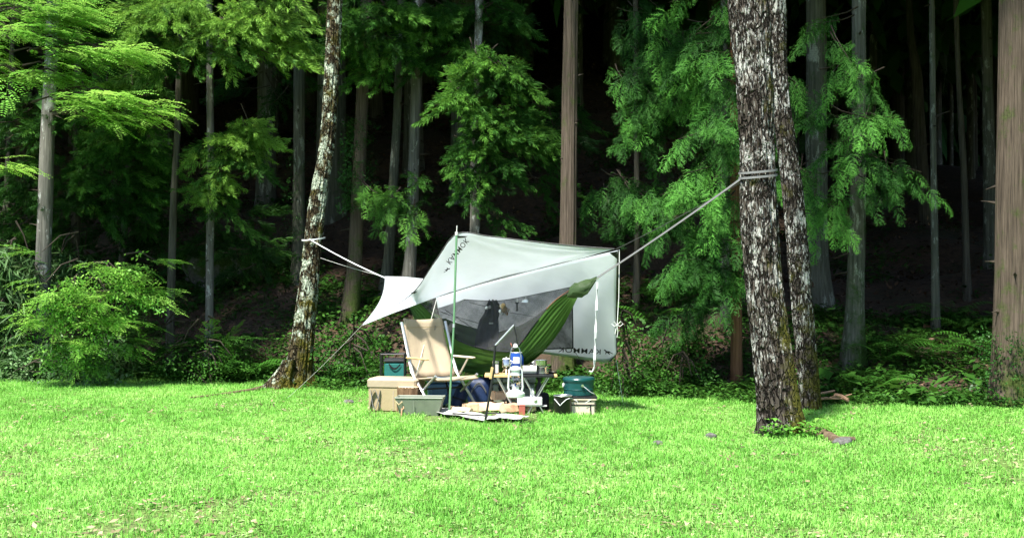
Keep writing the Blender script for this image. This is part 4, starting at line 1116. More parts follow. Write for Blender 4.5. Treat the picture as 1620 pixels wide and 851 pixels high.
def glassmat():
    m, nt, b = nodes('lantern_glass'); b.inputs['Roughness'].default_value = .04; b.inputs['Transmission Weight'].default_value = 1
    b.inputs['IOR'].default_value = 1.15
    c = ramp(nt, noise_n(nt, 10), [(.3, (.93, .95, .95)), (.7, (.98, .99, .99))]); nt.links.new(c, b.inputs['Base Color']); return m
M['glass'] = glassmat()

def spl(pts, n):
    """Catmull-Rom through 3-D points, n samples"""
    P = np.array([tuple(p) for p in pts], float); L = np.concatenate([[0], np.cumsum(np.linalg.norm(np.diff(P, axis=0), axis=1))]); L /= L[-1]
    Q = np.vstack([2*P[0]-P[1], P, 2*P[-1]-P[-2]]); out = []
    for t in np.linspace(0, 1, n):
        i = min(np.searchsorted(L, t, 'right')-1, len(P)-2); u = (t-L[i])/(L[i+1]-L[i])
        a, b, c, d = Q[i:i+4]
        out.append(.5*((2*b)+(-a+c)*u+(2*a-5*b+4*c-d)*u*u+(-a+3*b-3*c+d)*u**3))
    return np.array(out)
def loft(rows, sub=1):
    """grid of vertices from equally sampled curves"""
    G = np.array(rows); m, n = G.shape[:2]; i = np.arange(m*n).reshape(m, n)
    return G.reshape(-1, 3), np.stack([i[:-1, :-1], i[:-1, 1:], i[1:, 1:], i[1:, :-1]], -1).reshape(-1, 4)
def axY(px): return 14.77/(1+1.06*(px-CX)/FPX)
def pxs(lst): return [at(*q) for q in lst]
def sheet(name, V, Q, mats, parent, o3, th=.0):
    o = link(name, mesh_np(name, V-np.array(o3), Q=Q, smooth=True), mats, parent)
    if th:
        m = o.modifiers.new('thickness', 'SOLIDIFY'); m.thickness = th; m.offset = 0
    return o

# ------------------------------------------------------------------ tarp
TR = Vector((-.2, 14.8, 0))
tarp = thing('tarp', 'pale grey tarp pitched on a green pole over the hammock', 'tarp', TR)
top = spl(pxs([(572, 515, 14.75), (612, 492, 14.75), (655, 461, 14.65), (690, 411, 14.4), (723, 370, 14.2), (775, 374, 14.15), (850, 383, 14.0), (920, 390, 13.85), (972, 394, 13.72)]), 60)
bot = spl(pxs([(572, 515, 14.75), (612, 499, 14.68), (650, 485, 14.62), (703, 466, 15.02), (760, 449, 15.0), (820, 433, 14.75), (880, 418, 14.35), (930, 406, 13.95), (972, 394, 13.72)]), 60)
rows = []
for v in np.linspace(0, 1, 24):
    c = top*(1-v)+bot*v; uu = np.linspace(0, 1, 60); c[:, 2] += .006*np.sin(9*np.arctan2(uu-.42, .12+v)*2.2)*np.exp(-v*1.6)+.005*np.sin(30*uu+11*v)*uu*v; c[:, 2] -= .035*np.sin(np.pi*v)*np.sin(np.pi*np.linspace(0, 1, 60)); rows.append(c)
VA, QA = loft(rows); sheet('awning_panel', VA, QA, M['tarp'], tarp, TR, .002)
r2t = spl(pxs([(609, 437, 16.25), (640, 438, 15.9), (672, 441, 15.5)]), 24)
r2b = spl(pxs([(572, 515, 14.76), (616, 491, 14.85), (663, 455, 14.75)]), 24)
rows = []
for v in np.linspace(0, 1, 16):
    c = r2t*(1-v)+r2b*v; c[:, 0] += .07*np.sin(np.pi*v)*(1-np.linspace(0, 1, 24)); rows.append(c)
VW, QW = loft(rows); sheet('side_panel', VW, QW, M['tarp'], tarp, TR, .002)
gt = spl(pxs([(690, 471, 15.1), (760, 450, 15.03), (820, 434, 14.77), (880, 419, 14.37), (930, 407, 13.97), (978, 396, 13.75)]), 50)
gm = spl(pxs([(700, 510, 16.0), (760, 505, 15.75), (820, 500, 15.5), (880, 492, 15.1), (930, 487, 14.75), (975, 482, 14.5)]), 50)
gb = spl(pxs([(720, 543, 16.5), (770, 548, 16.3), (830, 556, 16.0), (880, 562, 15.7), (930, 570, 15.4), (962, 573, 15.2), (976, 560, 15.1)]), 50)
rows = []
for v in np.linspace(0, 1, 30):
    u = np.linspace(0, 1, 50)
    c = gt*(1-v)*(1-2*v)+gm*4*v*(1-v)+gb*v*(2*v-1)
    c[:, 1] += .012*np.sin(u*26+v*9)*np.sin(np.pi*v)+.01*np.sin(u*60-v*12)*v*u; rows.append(c)
VG, QG = loft(rows); sheet('rear_panel', VG, QG, M['tarp'], tarp, TR, .002)
bvA = BVHTree.FromPolygons([tuple(v) for v in VA], [tuple(q) for q in QA]); bvG = BVHTree.FromPolygons([tuple(v) for v in VG], [tuple(q) for q in QG])
CAMP = Vector((0, 0, CAM_H))
def onto(bv, px, py, off=.006):
    d = (at(px, py, 10)-CAMP).normalized(); h = bv.ray_cast(CAMP, d)
    p = h[0] if h[0] is not None else at(px, py, 14.2)
    return p-d*off
def text_mesh(body):
    cu = bpy.data.curves.new('t', 'FONT'); cu.body = body; cu.size = 1; cu.space_character = 1.12; cu.resolution_u = 3; cu.offset = .004
    o = bpy.data.objects.new('t', cu); COL.objects.link(o); dg = bpy.context.evaluated_depsgraph_get()
    me = bpy.data.meshes.new_from_object(o.evaluated_get(dg)); bpy.data.objects.remove(o)
    V = np.array([v.co[:2] for v in me.vertices]); F = [list(p.vertices) for p in me.polygons]; bpy.data.meshes.remove(me)
    return V, F
TV, TF = text_mesh('KAMMOK')
def lettering(name, bv, o, ex, ey, V=TV, F=TF):
    W = [onto(bv, o[0]+ex[0]*x+ey[0]*y, o[1]+ex[1]*x+ey[1]*y)-TR for x, y in V]
    mb = MB(); mb.add(W, F); return mb.build(name, M['ink'], tarp)
wx = TV[:, 0].max()
lettering('lettering', bvA, (705.5, 414), (31/wx, -38/wx), (9.5, 7.8))
lettering('lettering', bvG, (951, 560.5), (-68/wx, -4/wx), (.6, -11.5))
# leaping-animal emblem: body, tail, head, legs
EV = np.array([(0, .35), (.25, .5), (.55, .48), (.8, .7), (.95, .72), (1.0, .62), (.82, .52), (.72, .3), (.78, .05), (.68, .05), (.6, .26), (.4, .2), (.15, 0), (.08, .05), (.25, .25), (.1, .28), (-.35, .1), (-.4, .16)])
lettering('emblem', bvA, (703, 428), (5, -7), (6, 5), EV, [list(range(len(EV)))])
lettering('emblem', bvG, (966, 561), (-11, -.5), (.3, -11), EV, [list(range(len(EV)))])
def patch(bv, quad, nm='corner_patch', off=.008):
    mb = MB(); n = 6; P = []
    a, b_, c, d = [np.array(q, float) for q in quad]
    for i in range(n):
        for j in range(n):
            u, v = i/(n-1), j/(n-1); q = (a*(1-u)+b_*u)*(1-v)+(d*(1-u)+c*u)*v; P.append(onto(bv, q[0], q[1], off)-TR)
    F = [(i*n+j, i*n+j+1, i*n+n+j+1, i*n+n+j) for i in range(n-1) for j in range(n-1)]
    mb.add(P, F); return mb.build(nm, M['tarp_patch'], tarp)
patch(bvA, [(649, 463.2), (655.5, 461.2), (660, 462), (655, 464.5)])
patch(bvA, [(724, 373.5), (740, 374), (735, 376), (724, 377)])
patch(bvG, [(964, 400), (976.5, 397.5), (977, 412), (975.5, 409)])
patch(bvG, [(963, 571.5), (975.5, 560), (973.5, 563), (966, 571.8)])
mb = MB(); mb.tube([Vector(p)-TR for p in top[20:]], .006, 6); mb.tube([Vector(p)-TR for p in top[:22]], .004, 6); mb.tube([Vector(p)-TR+Vector((0, -.006, 0)) for p in bot[18:]], .0016, 6)
mb.build('hem', M['dark_cord'], tarp)
mb = MB(); mb.tube([Vector(p)-TR for p in VG.reshape(30, 50, 3)[:, -1]], .006, 6); mb.build('hem', M['dark_cord'], tarp)
# pole
pb = gp(710, 656); pt = at(722.3, 369, 14.2); pe = at(723, 357, 14.2)
po = thing('tarp_pole', 'tall green aluminium pole holding up the front of the tarp', 'pole', pb)
mb = MB(); mb.tube([Vector((0, 0, -.03)), (pt-pb)*.5+Vector((.012, 0, 0)), pt-pb], .011, 10); mb.build('shaft', M['pole_green'], po)
mb = MB(); mb.tube([(pt-pb)*.48+Vector((.0115, 0, 0)), (pt-pb)*.5+Vector((.012, 0, 0))], .0135, 10); mb.build('joint', M['alu'], po)
mb = MB(); mb.tube([pt-pb, pe-pb], .0045, 6); mb.tube([pt-pb-Vector((0, 0, .02)), pt-pb+Vector((0, 0, .012))], .016, 8); mb.build('tip', M['cord'], po)
# guy lines, ridge lines and straps
def line(name, label, pts, r, mat, cat, group=None, n=6):
    o = pts[0]; mb = MB(); mb.tube([p-o for p in pts], r, n); ob = mb.build(name, M[mat], None); ob.location = o; return tag(ob, label, cat, group)
def sagged(a, b, s, n=9): return [a.lerp(b, i/(n-1))-Vector((0, 0, s*4*(i/(n-1))*(1-i/(n-1)))) for i in range(n)]
F_ = at(572, 515, 14.75)
line('guy_line', 'thin guy line from the low left tarp corner to a peg in the grass', sagged(F_, gp(452, 632), .02), .0016, 'cord', 'rope', 'tarp guy lines')
line('guy_line', 'white guy line slanting down in front of the tan chair', sagged(at(692, 468, 15.25), gp(640, 656), .01), .0022, 'cord', 'rope', 'tarp guy lines')
RT = at(974, 394.5, 13.72)
line('ridge_line', 'thin dark line from the right tarp tip up to the thick strapped trunk', sagged(RT, at(1172, 289, 12.45), .015), .0035, 'dark_cord', 'rope')
line('ridge_line', 'thin line from the left tarp tip to the leaning trunk', sagged(at(609, 438, 16.25), at(507, 408, 17.1), .01), .0018, 'cord', 'rope')
line('guy_line', 'white cord hanging from the right tarp tip with a tied bow', [at(980, 395, 13.7), at(979, 470, 13.7), at(976.5, 512, 13.7), at(973, 528, 13.7)], .0035, 'cord', 'rope', 'tarp guy lines')
k0 = at(976, 514, 13.69); mb = MB()
for sx, ln in ((1, .06), (-1, .05)): mb.tube([(0, 0, 0), (sx*ln*.6, 0, .035), (sx*ln, 0, .01), (sx*ln*.5, 0, -.012), (0, 0, 0)], .0035, 5)
mb.tube([(0, 0, 0), (.01, 0, -.06), (.0, 0, -.12)], .003, 5); o = mb.build('cord_bow', M['cord']); o.location = k0; tag(o, 'small tied bow in the white cord beside the right tarp edge', 'knot')
line('guy_line', 'thin line from the bottom right tarp corner to the ground', sagged(at(975, 568, 15.1), gp(986, 640), .01), .0025, 'cord', 'rope', 'tarp guy lines')
line('guy_line', 'thin dark line slanting from the net corner to the right', sagged(at(905, 549, 15.0), gp(965, 640), .01), .0025, 'dark_cord', 'rope', 'tarp guy lines')

def strap_round(name, label, c, r, zs, tail, w, mat, group=None):
    """webbing looped round a trunk plus its straight tail"""
    th = thing(name, label, 'strap', c, 0, group)
    for z in zs:
        mb = MB(); n = 28; pts = [(r*math.cos(2*math.pi*i/n), r*math.sin(2*math.pi*i/n), z+.012*math.sin(2*math.pi*i/n)+ (.015*math.cos(2*math.pi*i/n))) for i in range(n+1)]
        mb.ribbon(pts, w, (0, 0, 1), .004); mb.build('loop', M[mat], th)
    a = Vector(tail[0])-Vector(c); b_ = Vector(tail[1])-Vector(c); mb = MB()
    mb.ribbon(sagged(a, b_, tail[2] if len(tail) > 2 else .01), w, (0, .3, 1), .004); mb.build('tail', M[mat], th); return th
oc = at(1199, 275, 12.5)
strap_round('tree_strap', 'doubled grey strap round the thick trunk running down to the hammock', oc, .168, (.018, -.026), (at(1171, 284, 12.42), at(944, 440, 13.87), .012), .019, 'grey_web')
lc = at(496, 378, 17.3)
strap_round('tree_strap', 'white strap round the leaning trunk running down behind the tarp', lc, .142, (.0,), (at(489, 378, 17.15), at(640, 452, 16.0), .03), .014, 'white_web')

# ------------------------------------------------------------------ hammock
HR = Vector((-.1, 15.0, 0))
ham = thing('hammock', 'green nylon hammock with dark bug net slung under the tarp', 'hammock', HR)
NS = 90
def hc(lst): return spl([at(px, py, axY(px)+dy) for px, py, dy in lst], NS)
near = hc([(640, 470, .0), (662, 478, -.10), (682, 497, -.2), (702, 519, -.3), (722, 537, -.36), (750, 548, -.4), (790, 556, -.4), (815, 552, -.34), (845, 514, -.2), (875, 479, -.1), (908, 455, 0)])
bott = hc([(641, 474, .0), (654, 500, .0), (670, 532, -.02), (696, 568, -.05), (740, 588, -.08), (785, 592, -.08), (825, 580, -.05), (860, 556, -.02), (888, 520, 0), (914, 470, 0)])
far = hc([(641, 468, .02), (660, 480, .12), (690, 496, .25), (730, 512, .38), (770, 522, .42), (805, 522, .4), (838, 508, .3), (862, 490, .2), (885, 470, .1), (910, 454, .02)])
ridge = hc([(643, 466, 0), (670, 468, 0), (703, 470, 0), (745, 474.5, 0), (790, 475.5, 0), (830, 469, 0), (870, 461, 0), (909, 453, 0)])
U = np.linspace(0, 1, NS); rows = []
for v in np.linspace(0, 1, 57):
    w = 2*v-1
    c = near*max(0, -w)**1.0*1+0 if False else None
    # near -> bottom -> far along a rounded U
    if v < .5:
        t = v*2; s = math.sin(t*math.pi/2); k = 1-math.cos(t*math.pi/2)
        c = near+(bott-near)*np.array([(s+k)/2, k, s])
    else:
        t = (1-v)*2; s = math.sin(t*math.pi/2); k = 1-math.cos(t*math.pi/2)
        c = far+(bott-far)*np.array([(s+k)/2, k, s])
    pl = np.abs(U-.5)*2
    amp = .005+.010*pl**1.5
    c = c.copy(); c[:, 1] -= amp*(np.sin(v*105+2.3*np.sin(U*5))+.7*np.sin(v*171+1.1+3*np.sin(U*4)))*np.sin(np.pi*np.clip(U*1.02, 0, 1))**.3
    c[:, 2] += .012*np.sin(v*34+U*7+1.7*np.sin(U*13))*np.sin(np.pi*U)
    rows.append(c)
V, Q = loft(rows); sheet('body', V, Q, M['green_nylon'], ham, HR, .002)
rows = [near*(1-v)+ridge*v+np.array([0, -.03*math.sin(math.pi*v), -.03*math.sin(math.pi*v)]) for v in np.linspace(0, 1, 12)]
V, Q = loft(rows); sheet('bug_net', V, Q, M['net'], ham, HR)
rows = [far*(1-v)+ridge*v+np.array([0, .06*math.sin(math.pi*v), -.02*math.sin(math.pi*v)]) for v in np.linspace(0, 1, 12)]
V, Q = loft(rows); sheet('bug_net', V, Q, M['net'], ham, HR)
mb = MB(); mb.tube([Vector(p)-HR for p in ridge[::3]], .004, 5); mb.build('ridge_cord', M['dark_cord'], ham)
mb = MB(); mb.tube([Vector(p)-HR+Vector((0, -.008, .004)) for p in near[2:75:2]], .006, 5); mb.build('zip', M['black_cloth'], ham)
mb = MB(); mb.tube([Vector(p)-HR+Vector((0, -.008, .006)) for p in near[78:88]], .004, 5); mb.build('trim', M['orange'], ham)
# dark net seams across the inside
mb = MB()
for a, b_ in (((704, 490), (820, 560)), ((742, 478), (872, 505)), ((660, 478), (760, 512))):
    mb.tube([at(a[0], a[1], axY(a[0])-.05)-HR, at((a[0]+b_[0])/2, (a[1]+b_[1])/2+3, axY((a[0]+b_[0])/2)+.05)-HR, at(b_[0], b_[1], axY(b_[0])+.0)-HR], .004, 4)
mb.build('net_seam', M['dark_cord'], ham)
q = [at(898, 486, 14.45), at(905.5, 478, 14.5), at(906.5, 551, 14.75), at(864, 552, 15.0)]
mb = MB(); mb.add([p-HR for p in q], [(0, 1, 2, 3)]); mb.build('net_skirt', M['net_dense'], ham)
mb = MB(); mb.tube([p-HR for p in (q[1], q[2], q[3])], .007, 5); mb.build('net_border', M['black_cloth'], ham)
# gathered end with its stuffed sleeve
P0, P1 = at(899, 463, 13.98), at(944, 441, 13.86)
pts = [P0.lerp(P1, t) for t in (0, .15, .35, .55, .75, .9, 1)]; n = 22; V = []; F = []
for i, (p, r, dz) in enumerate(zip(pts, (.045, .066, .074, .078, .07, .045, .018), (0, 0, -.02, -.04, -.04, -.012, 0))):
    for k in range(n):
        t = 2*math.pi*k/n; rr = r*(1+.16*math.sin(5*t+i*1.9)+.12*math.sin(9*t-i*2.3))
        V.append(p-HR+Vector((.25*rr*math.sin(t), rr*.7*math.cos(t), rr*math.sin(t)+dz)))
for i in range(len(pts)-1):
    for k in range(n): j = (k+1) % n; F.append((i*n+k, i*n+j, i*n+n+j, i*n+n+k))
mb = MB(); mb.add(V, F, None, 0, True); mb.build('end_sleeve', M['olive_nylon'], ham, True)
mb = MB(); mb.tube([P1-HR, at(946, 439, 13.86)-HR], .012, 8); mb.build('end_ring', M['steel'], ham)
# daisy-chain webbing hanging from the hammock end
a = at(945, 446, 13.82); pts = [at(945-.4*i, 446+11.2*i, 13.82) for i in range(13)]; wd = [(math.cos(i*.9), math.sin(i*.9), .05) for i in range(13)]
mb = MB(); mb.ribbon([p-a for p in pts], .026, wd, .004); mb.tube([pts[-1]-a, pts[-1]-a+Vector((-.02, 0, -.045)), pts[-1]-a+Vector((-.05, 0, -.04))], .006, 6)
o = mb.build('hanging_webbing', M['white_web']); o.location = a; tag(o, 'twisted white webbing strap dangling from the right hammock end', 'strap')

# ------------------------------------------------------------------ things hung on the hammock ridge cord
def rl(px, dy=-.03): p = at(px, 475, axY(px)+dy); z = np.interp(p.x, ridge[:, 0], ridge[:, 2]); return Vector((p.x, p.y, z))
def hung(name, label, px, cat, dy=-.03):
    return thing(name, label, cat, rl(px, dy), 0, 'trinkets hung on the hammock cord')
t = hung('hanging_bulb', 'small white round ornaments hung leftmost on the hammock cord', 773, 'ornament')
for x, z, r in ((-.02, -.075, .019), (.012, -.065, .017)):
    mb = MB(); mb.lathe([(.001, -r), (r*.7, -r*.7), (r, 0), (r*.7, r*.7), (.004, r)], 12, (x, 0, z)); mb.build('ball', M['white'], t)
mb = MB(); mb.tube([(-.02, 0, -.06), (0, 0, 0)], .002, 4); mb.tube([(.012, 0, -.05), (0, 0, 0)], .002, 4); mb.build('string', M['dark_cord'], t)
t = hung('hanging_garment', 'long dark cloth garment hanging inside the net', 777, 'clothing', .02)
V = []; F = []; prof = [(0, .03), (.05, .05), (.13, .06), (.2, .10), (.3, .115), (.42, .12), (.5, .115)]
for i, (z, w) in enumerate(prof):
    for k in range(17):
        u = k/16*2-1; V.append((u*w-.10*(z/.5)*.55, .018*math.sin(u*7+z*9)+.025*(1-u*u), -z-.015*math.cos(u*5)))
for i in range(len(prof)-1):
    for k in range(16): F.append((i*17+k, i*17+k+1, i*17+18+k, i*17+17+k))
mb = MB(); mb.add(V, F, None, 0, True); o = mb.build('cloth', M['dark_cloth'], t, True); md = o.modifiers.new('thickness', 'SOLIDIFY'); md.thickness = .006
mb = MB(); mb.tube([(.03, -.02, 0), (.055, -.025, -.06), (.05, -.025, -.16), (.045, -.025, -.25)], [.03, .042, .034, .01], 10); mb.build('dark_pouch', M['black_cloth'], t)
mb = MB(); mb.box((-.0, -.045, -.235), (.045, .01, .018), bev=.003); mb.build('buckle', M['alu'], t)
t = hung('plush_toy', 'small tan plush figure hanging in the middle of the hammock cord', 798, 'plush toy')
def ball(mb, c, r, s=(1, 1, 1)):
    mb.lathe([(.001, -r), (r*.5, -r*.86), (r*.87, -r*.5), (r, 0), (r*.87, r*.5), (r*.5, r*.86), (.001, r)], 12, (0, 0, 0), Matrix.Translation(c) @ Matrix.Diagonal((*s, 1)))
mb = MB(); ball(mb, (0, 0, -.10), .035, (1, .8, 1.1)); mb.build('body', M['plush'], t)
mb = MB(); ball(mb, (-.012, -.005, -.055), .026); mb.build('head', M['plush'], t)
for c, mt in (((-.045, -.01, -.115), 'white'), ((.04, -.01, -.10), 'cream'), ((-.02, -.01, -.145), 'white'), ((.025, -.01, -.14), 'plush'), ((-.035, 0, -.06), 'cream')):
    mb = MB(); ball(mb, c, .015, (1, 1, 1.3)); mb.build('limb', M[mt], t)
mb = MB(); mb.tube([(0, 0, -.03), (0, 0, 0)], .002, 4); mb.build('string', M['dark_cord'], t)
t = hung('hanging_tool', 'small dark metal tool hanging on the hammock cord right of the plush', 818, 'tool')
mb = MB(); mb.tube([(0, 0, -.05), (0, 0, -.125)], .009, 8); mb.box((0, 0, -.05), (.045, .014, .014), bev=.003); mb.box((0, 0, -.128), (.03, .018, .014), bev=.003); mb.build('body', M['black_metal'], t)
mb = MB(); mb.tube([(0, 0, -.045), (0, 0, 0)], .002, 4); mb.build('string', M['cord'], t)
t = hung('hanging_bowl', 'shiny upturned sierra cup hung rightmost on the hammock cord', 832, 'cup')
mb = MB(); mb.lathe([(.012, -.03), (.035, -.04), (.045, -.062), (.04, -.062), (.03, -.045), (.01, -.036)], 16, closed=False); mb.build('bowl', M['galv'], t)
mb = MB(); mb.tube([(0, 0, -.03), (0, 0, 0)], .002, 4); mb.build('string', M['cord'], t)

# ------------------------------------------------------------------ folding chair
cf = Vector((.57, -.82, 0)).normalized(); ang = math.atan2(cf.y, cf.x)-math.pi/2
cp = at(689, 600, 14.62); cp.z = 0
ch = thing('camp_chair', 'tan canvas folding armchair with aluminium frame left of the tarp pole', 'chair', cp, ang)
# local: y forward, x to the chair's left as seen from the front is +x -> image right
V = []; F = []; N1, N2 = 13, 15
for i in range(N1):
    v = i/(N1-1)
    for j in range(N2):
        u = j/(N2-1)*2-1
        w = .245+.012*math.cos(v*3)
        z = .34+.60*v; y = -.02-.24*v-.03*math.sin(v*math.pi)-.045*(1-u*u)*(.5+.5*math.sin(v*3.0))
        z += -.02*(1-u*u)*(v > .8)*(v-.8)*5
        V.append((u*w, y+.004*math.sin(u*9+v*5), z))
F = [(i*N2+j, i*N2+j+1, i*N2+N2+j+1, i*N2+N2+j) for i in range(N1-1) for j in range(N2-1)]
mb = MB(); mb.add(V, F, None, 0, True); bk = mb.build('backrest', M['tan'], ch, True); md = bk.modifiers.new('t', 'SOLIDIFY'); md.thickness = .012
mb = MB(); mb.ribbon([(-.245+.49*i/10, -.235-.045*(1-(2*i/10-1)**2)*.55+.012, .845) for i in range(11)], .006, (0, 0, 1), .003); mb.build('seam', M['tan2'], bk)
mb = MB()
for x, z in ((-.17, .83), (-.15, .845), (-.165, .805), (-.145, .815)): mb.box((x, -.245, z), (.012, .006, .022), rz=.1)
mb.build('emblem', M['grey_web'], bk)
V = []; N1 = 9
for i in range(N1):
    v = i/(N1-1)
    for j in range(N2):
        u = j/(N2-1)*2-1; V.append((u*.245, -.03+.46*v, .335+.045*v-.04*(1-u*u)*math.sin(v*math.pi*.9+.2)-(.03*(v-.9)*10 if v > .9 else 0)))
F = [(i*N2+j, i*N2+j+1, i*N2+N2+j+1, i*N2+N2+j) for i in range(N1-1) for j in range(N2-1)]
mb = MB(); mb.add(V, F, None, 0, True); o = mb.build('seat', M['tan'], ch, True); md = o.modifiers.new('t', 'SOLIDIFY'); md.thickness = .014
for sx in (-1, 1):
    x = sx*.265
    mb = MB(); mb.tube([(x, -.235, .90), (x, -.03, .40), (x, .20, .20), (x, .43, .0)], .0125, 8, flat=1.3); mb.build('leg', M['alu'], ch)
    mb = MB(); mb.tube([(x*.93, .40, .385), (x*.93, .12, .2), (x*.93, -.2, .0)], .0125, 8, flat=1.3); mb.build('leg', M['alu'], ch)
    mb = MB(); mb.tube([(x, .20, .53), (x, .03, .345)], .011, 8); mb.tube([(x, -.08, .53), (x, .02, .36)], .009, 8); mb.build('arm_support', M['alu'], ch)
    mb = MB(); mb.box((x*1.04, .10, .545), (.045, .40, .018), bev=.006); mb.build('armrest', M['wood' if sx > 0 else 'wood_white'], ch)
for y, z in ((.42, .015), (-.19, .015), (.13, .235)):
    mb = MB(); mb.tube([(-.26, y, z), (.26, y, z)], .009, 8); mb.build('crossbar', M['black_metal'], ch)
mb = MB(); mb.ribbon([(-.10, .02, .33), (-.10, .08, .22), (-.10, .10, .08)], .022, (1, 0, 0), .004); mb.build('strap', M['black_cloth'], ch)

# ------------------------------------------------------------------ gear left of the pole
def gat(px, Y): return Vector(((px-CX)/FPX*Y, Y, 0))
# tan storage bag
t = thing('storage_bag', 'square khaki canvas bag with grey handles at the left end of the camp', 'bag', gat(627, 14.55), R(-12))
mb = MB(); mb.box((0, 0, .13), (.49, .34, .26), bev=.02, taper=(1.02, 1.02)); mb.build('body', M['tan2'], t)
mb = MB(); mb.box((0, 0, .29), (.515, .36, .105), bev=.02, taper=(1.01, 1.01)); mb.build('lid_flap', M['tan'], t)
for sx in (-.17, ):
    mb = MB(); pts = [(sx-.055+.11*i/8, -.18-.02*math.sin(i/8*math.pi), .04+.19*math.sin(i/8*math.pi)) for i in range(9)]; mb.ribbon(pts, .03, [(.3, -1, .0)]*9, .005); mb.build('handle', M['grey_web'], t)
mb = MB(); pts = [(-.215+.10*i/8, -.185-.025*math.sin(i/8*math.pi), .225-.19*math.sin(i/8*math.pi)) for i in range(9)]; mb.ribbon(pts, .028, (0.2, -1, .1), .005); mb.build('handle', M['grey_web'], t)
mb = MB(); mb.box((.02, -.1735, .12), (.012, .006, .2)); mb.build('seam', M['tan'], t)
# stand and teal bag behind it
t = thing('folding_stand', 'black metal folding rack behind the khaki canvas bag', 'rack', gat(622, 14.95))
for x in (-.125, .125):
    for y in (-.1, .1):
        mb = MB(); mb.tube([(x, y, 0), (x, y, .565)], .008, 8); mb.build('post', M['black_metal'], t)
for z in (.27, .56):
    mb = MB(); mb.tube([(-.125, -.1, z), (.125, -.1, z), (.125, .1, z), (-.125, .1, z), (-.125, -.1, z)], .008, 6); mb.build('rail', M['black_metal'], t)
mb = MB(); mb.box((0, 0, .285), (.24, .19, .012)); mb.build('shelf', M['black_metal'], t)
t = thing('cooler_bag', 'teal cooler bag with dark top sitting on the black rack', 'bag', gat(624, 14.95)+Vector((.01, 0, .293)))
mb = MB(); mb.box((0, 0, .09), (.22, .17, .175), bev=.015); mb.build('body', M['teal_cloth'], t)
mb = MB(); mb.box((0, 0, .2), (.232, .18, .04), bev=.012); mb.build('lid', M['dark_cloth'], t)
for y in (-.1,):
    mb = MB(); mb.ribbon([(-.06+.12*i/8, y, .165-.05*math.sin(i/8*math.pi)) for i in range(9)], .02, (.1, -.2, 1), .005); mb.build('handle', M['black_cloth'], t)
# stump log
lg = thing('chopping_log', 'short upright bark-covered log between the khaki bag and the chair', 'log', gat(648, 14.38))
V, Q, tt = trunk_mesh('l', [(0, 0, 0, .125), (0, 0, .13, .122), (0, 0, .262, .12)], 64, .012, .009, 7, .3, 0, .1, 5, 5)
link('bark', mesh_np('bark', V, Q=Q, smooth=True, tint=tt), M['log_bark'], lg)
mb = MB(); mb.lathe([(.118, .255), (.114, .266), (.05, .268)], 40); mb.build('sawn_top', M['log_end'], lg)
# tub
t = thing('soft_basin', 'open olive grey soft basin in front of the chopping log', 'basin', gat(665, 14.08), R(-4))
x0, x1, y0, y1, h = .185, .235, .10, .13, .185
V = [(-x0, -y0, 0), (x0, -y0, 0), (x0, y0, 0), (-x0, y0, 0), (-x1, -y1, h), (x1, -y1, h), (x1, y1, h), (-x1, y1, h)]
ins = [(a*.96, b_*.93, c+.006 if c == 0 else c) for a, b_, c in V]
mb = MB(); mb.add(V+ins, [(3, 2, 1, 0), (0, 1, 5, 4), (1, 2, 6, 5), (2, 3, 7, 6), (3, 0, 4, 7), (8, 9, 10, 11), (12, 13, 9, 8), (13, 14, 10, 9), (14, 15, 11, 10), (15, 12, 8, 11), (4, 5, 13, 12), (5, 6, 14, 13), (6, 7, 15, 14), (7, 4, 12, 15)])
mb.build('shell', M['olive_plastic'], t)
mb = MB(); mb.tube([(-x1, -y1, h), (x1, -y1, h), (x1, y1, h), (-x1, y1, h), (-x1, -y1, h)], .007, 6); mb.build('rim', M['olive_light'], t)
mb = MB(); mb.box((-.05, -.122, .10), (.006, .004, .15), M=Matrix.Rotation(R(8), 4, 'X')); mb.build('seam', M['olive_light'], t)
mb = MB(); mb.tube([(-.225, -.135, .15), (-.19, -.16, .12), (-.16, -.135, .15)], .008, 6); mb.build('handle', M['tan2'], t)
c0 = gp(634, 662); mb = MB(); mb.tube([(0, 0, -.05), (.012, 0, .10)], [.006, .008], 6); mb.tube([(.012, 0, .09), (.03, -.01, .1), (.025, 0, .12)], .005, 5); o = mb.build('tent_peg', M['firewood']); o.location = c0; tag(o, 'thin brown tent peg in front of the olive grey basin', 'peg')
# blue cool box
t = thing('cool_box', 'steel blue plastic cool box under the tan chair', 'cool box', gat(704, 15.15), R(4))
mb = MB(); mb.box((0, 0, .12), (.36, .24, .24), bev=.015, taper=(1.05, 1.05)); mb.build('body', M['blue_plastic'], t)
mb = MB(); mb.box((0, 0, .27), (.39, .265, .055), bev=.012); mb.build('lid', M['blue_plastic'], t)
for k in range(5):
    mb = MB(); mb.box((-.14+.07*k, -.1255, .12), (.014, .012, .19), bev=.003, M=Matrix.Rotation(R(-1.5), 4, 'X')); mb.build('rib', M['blue_plastic'], t)
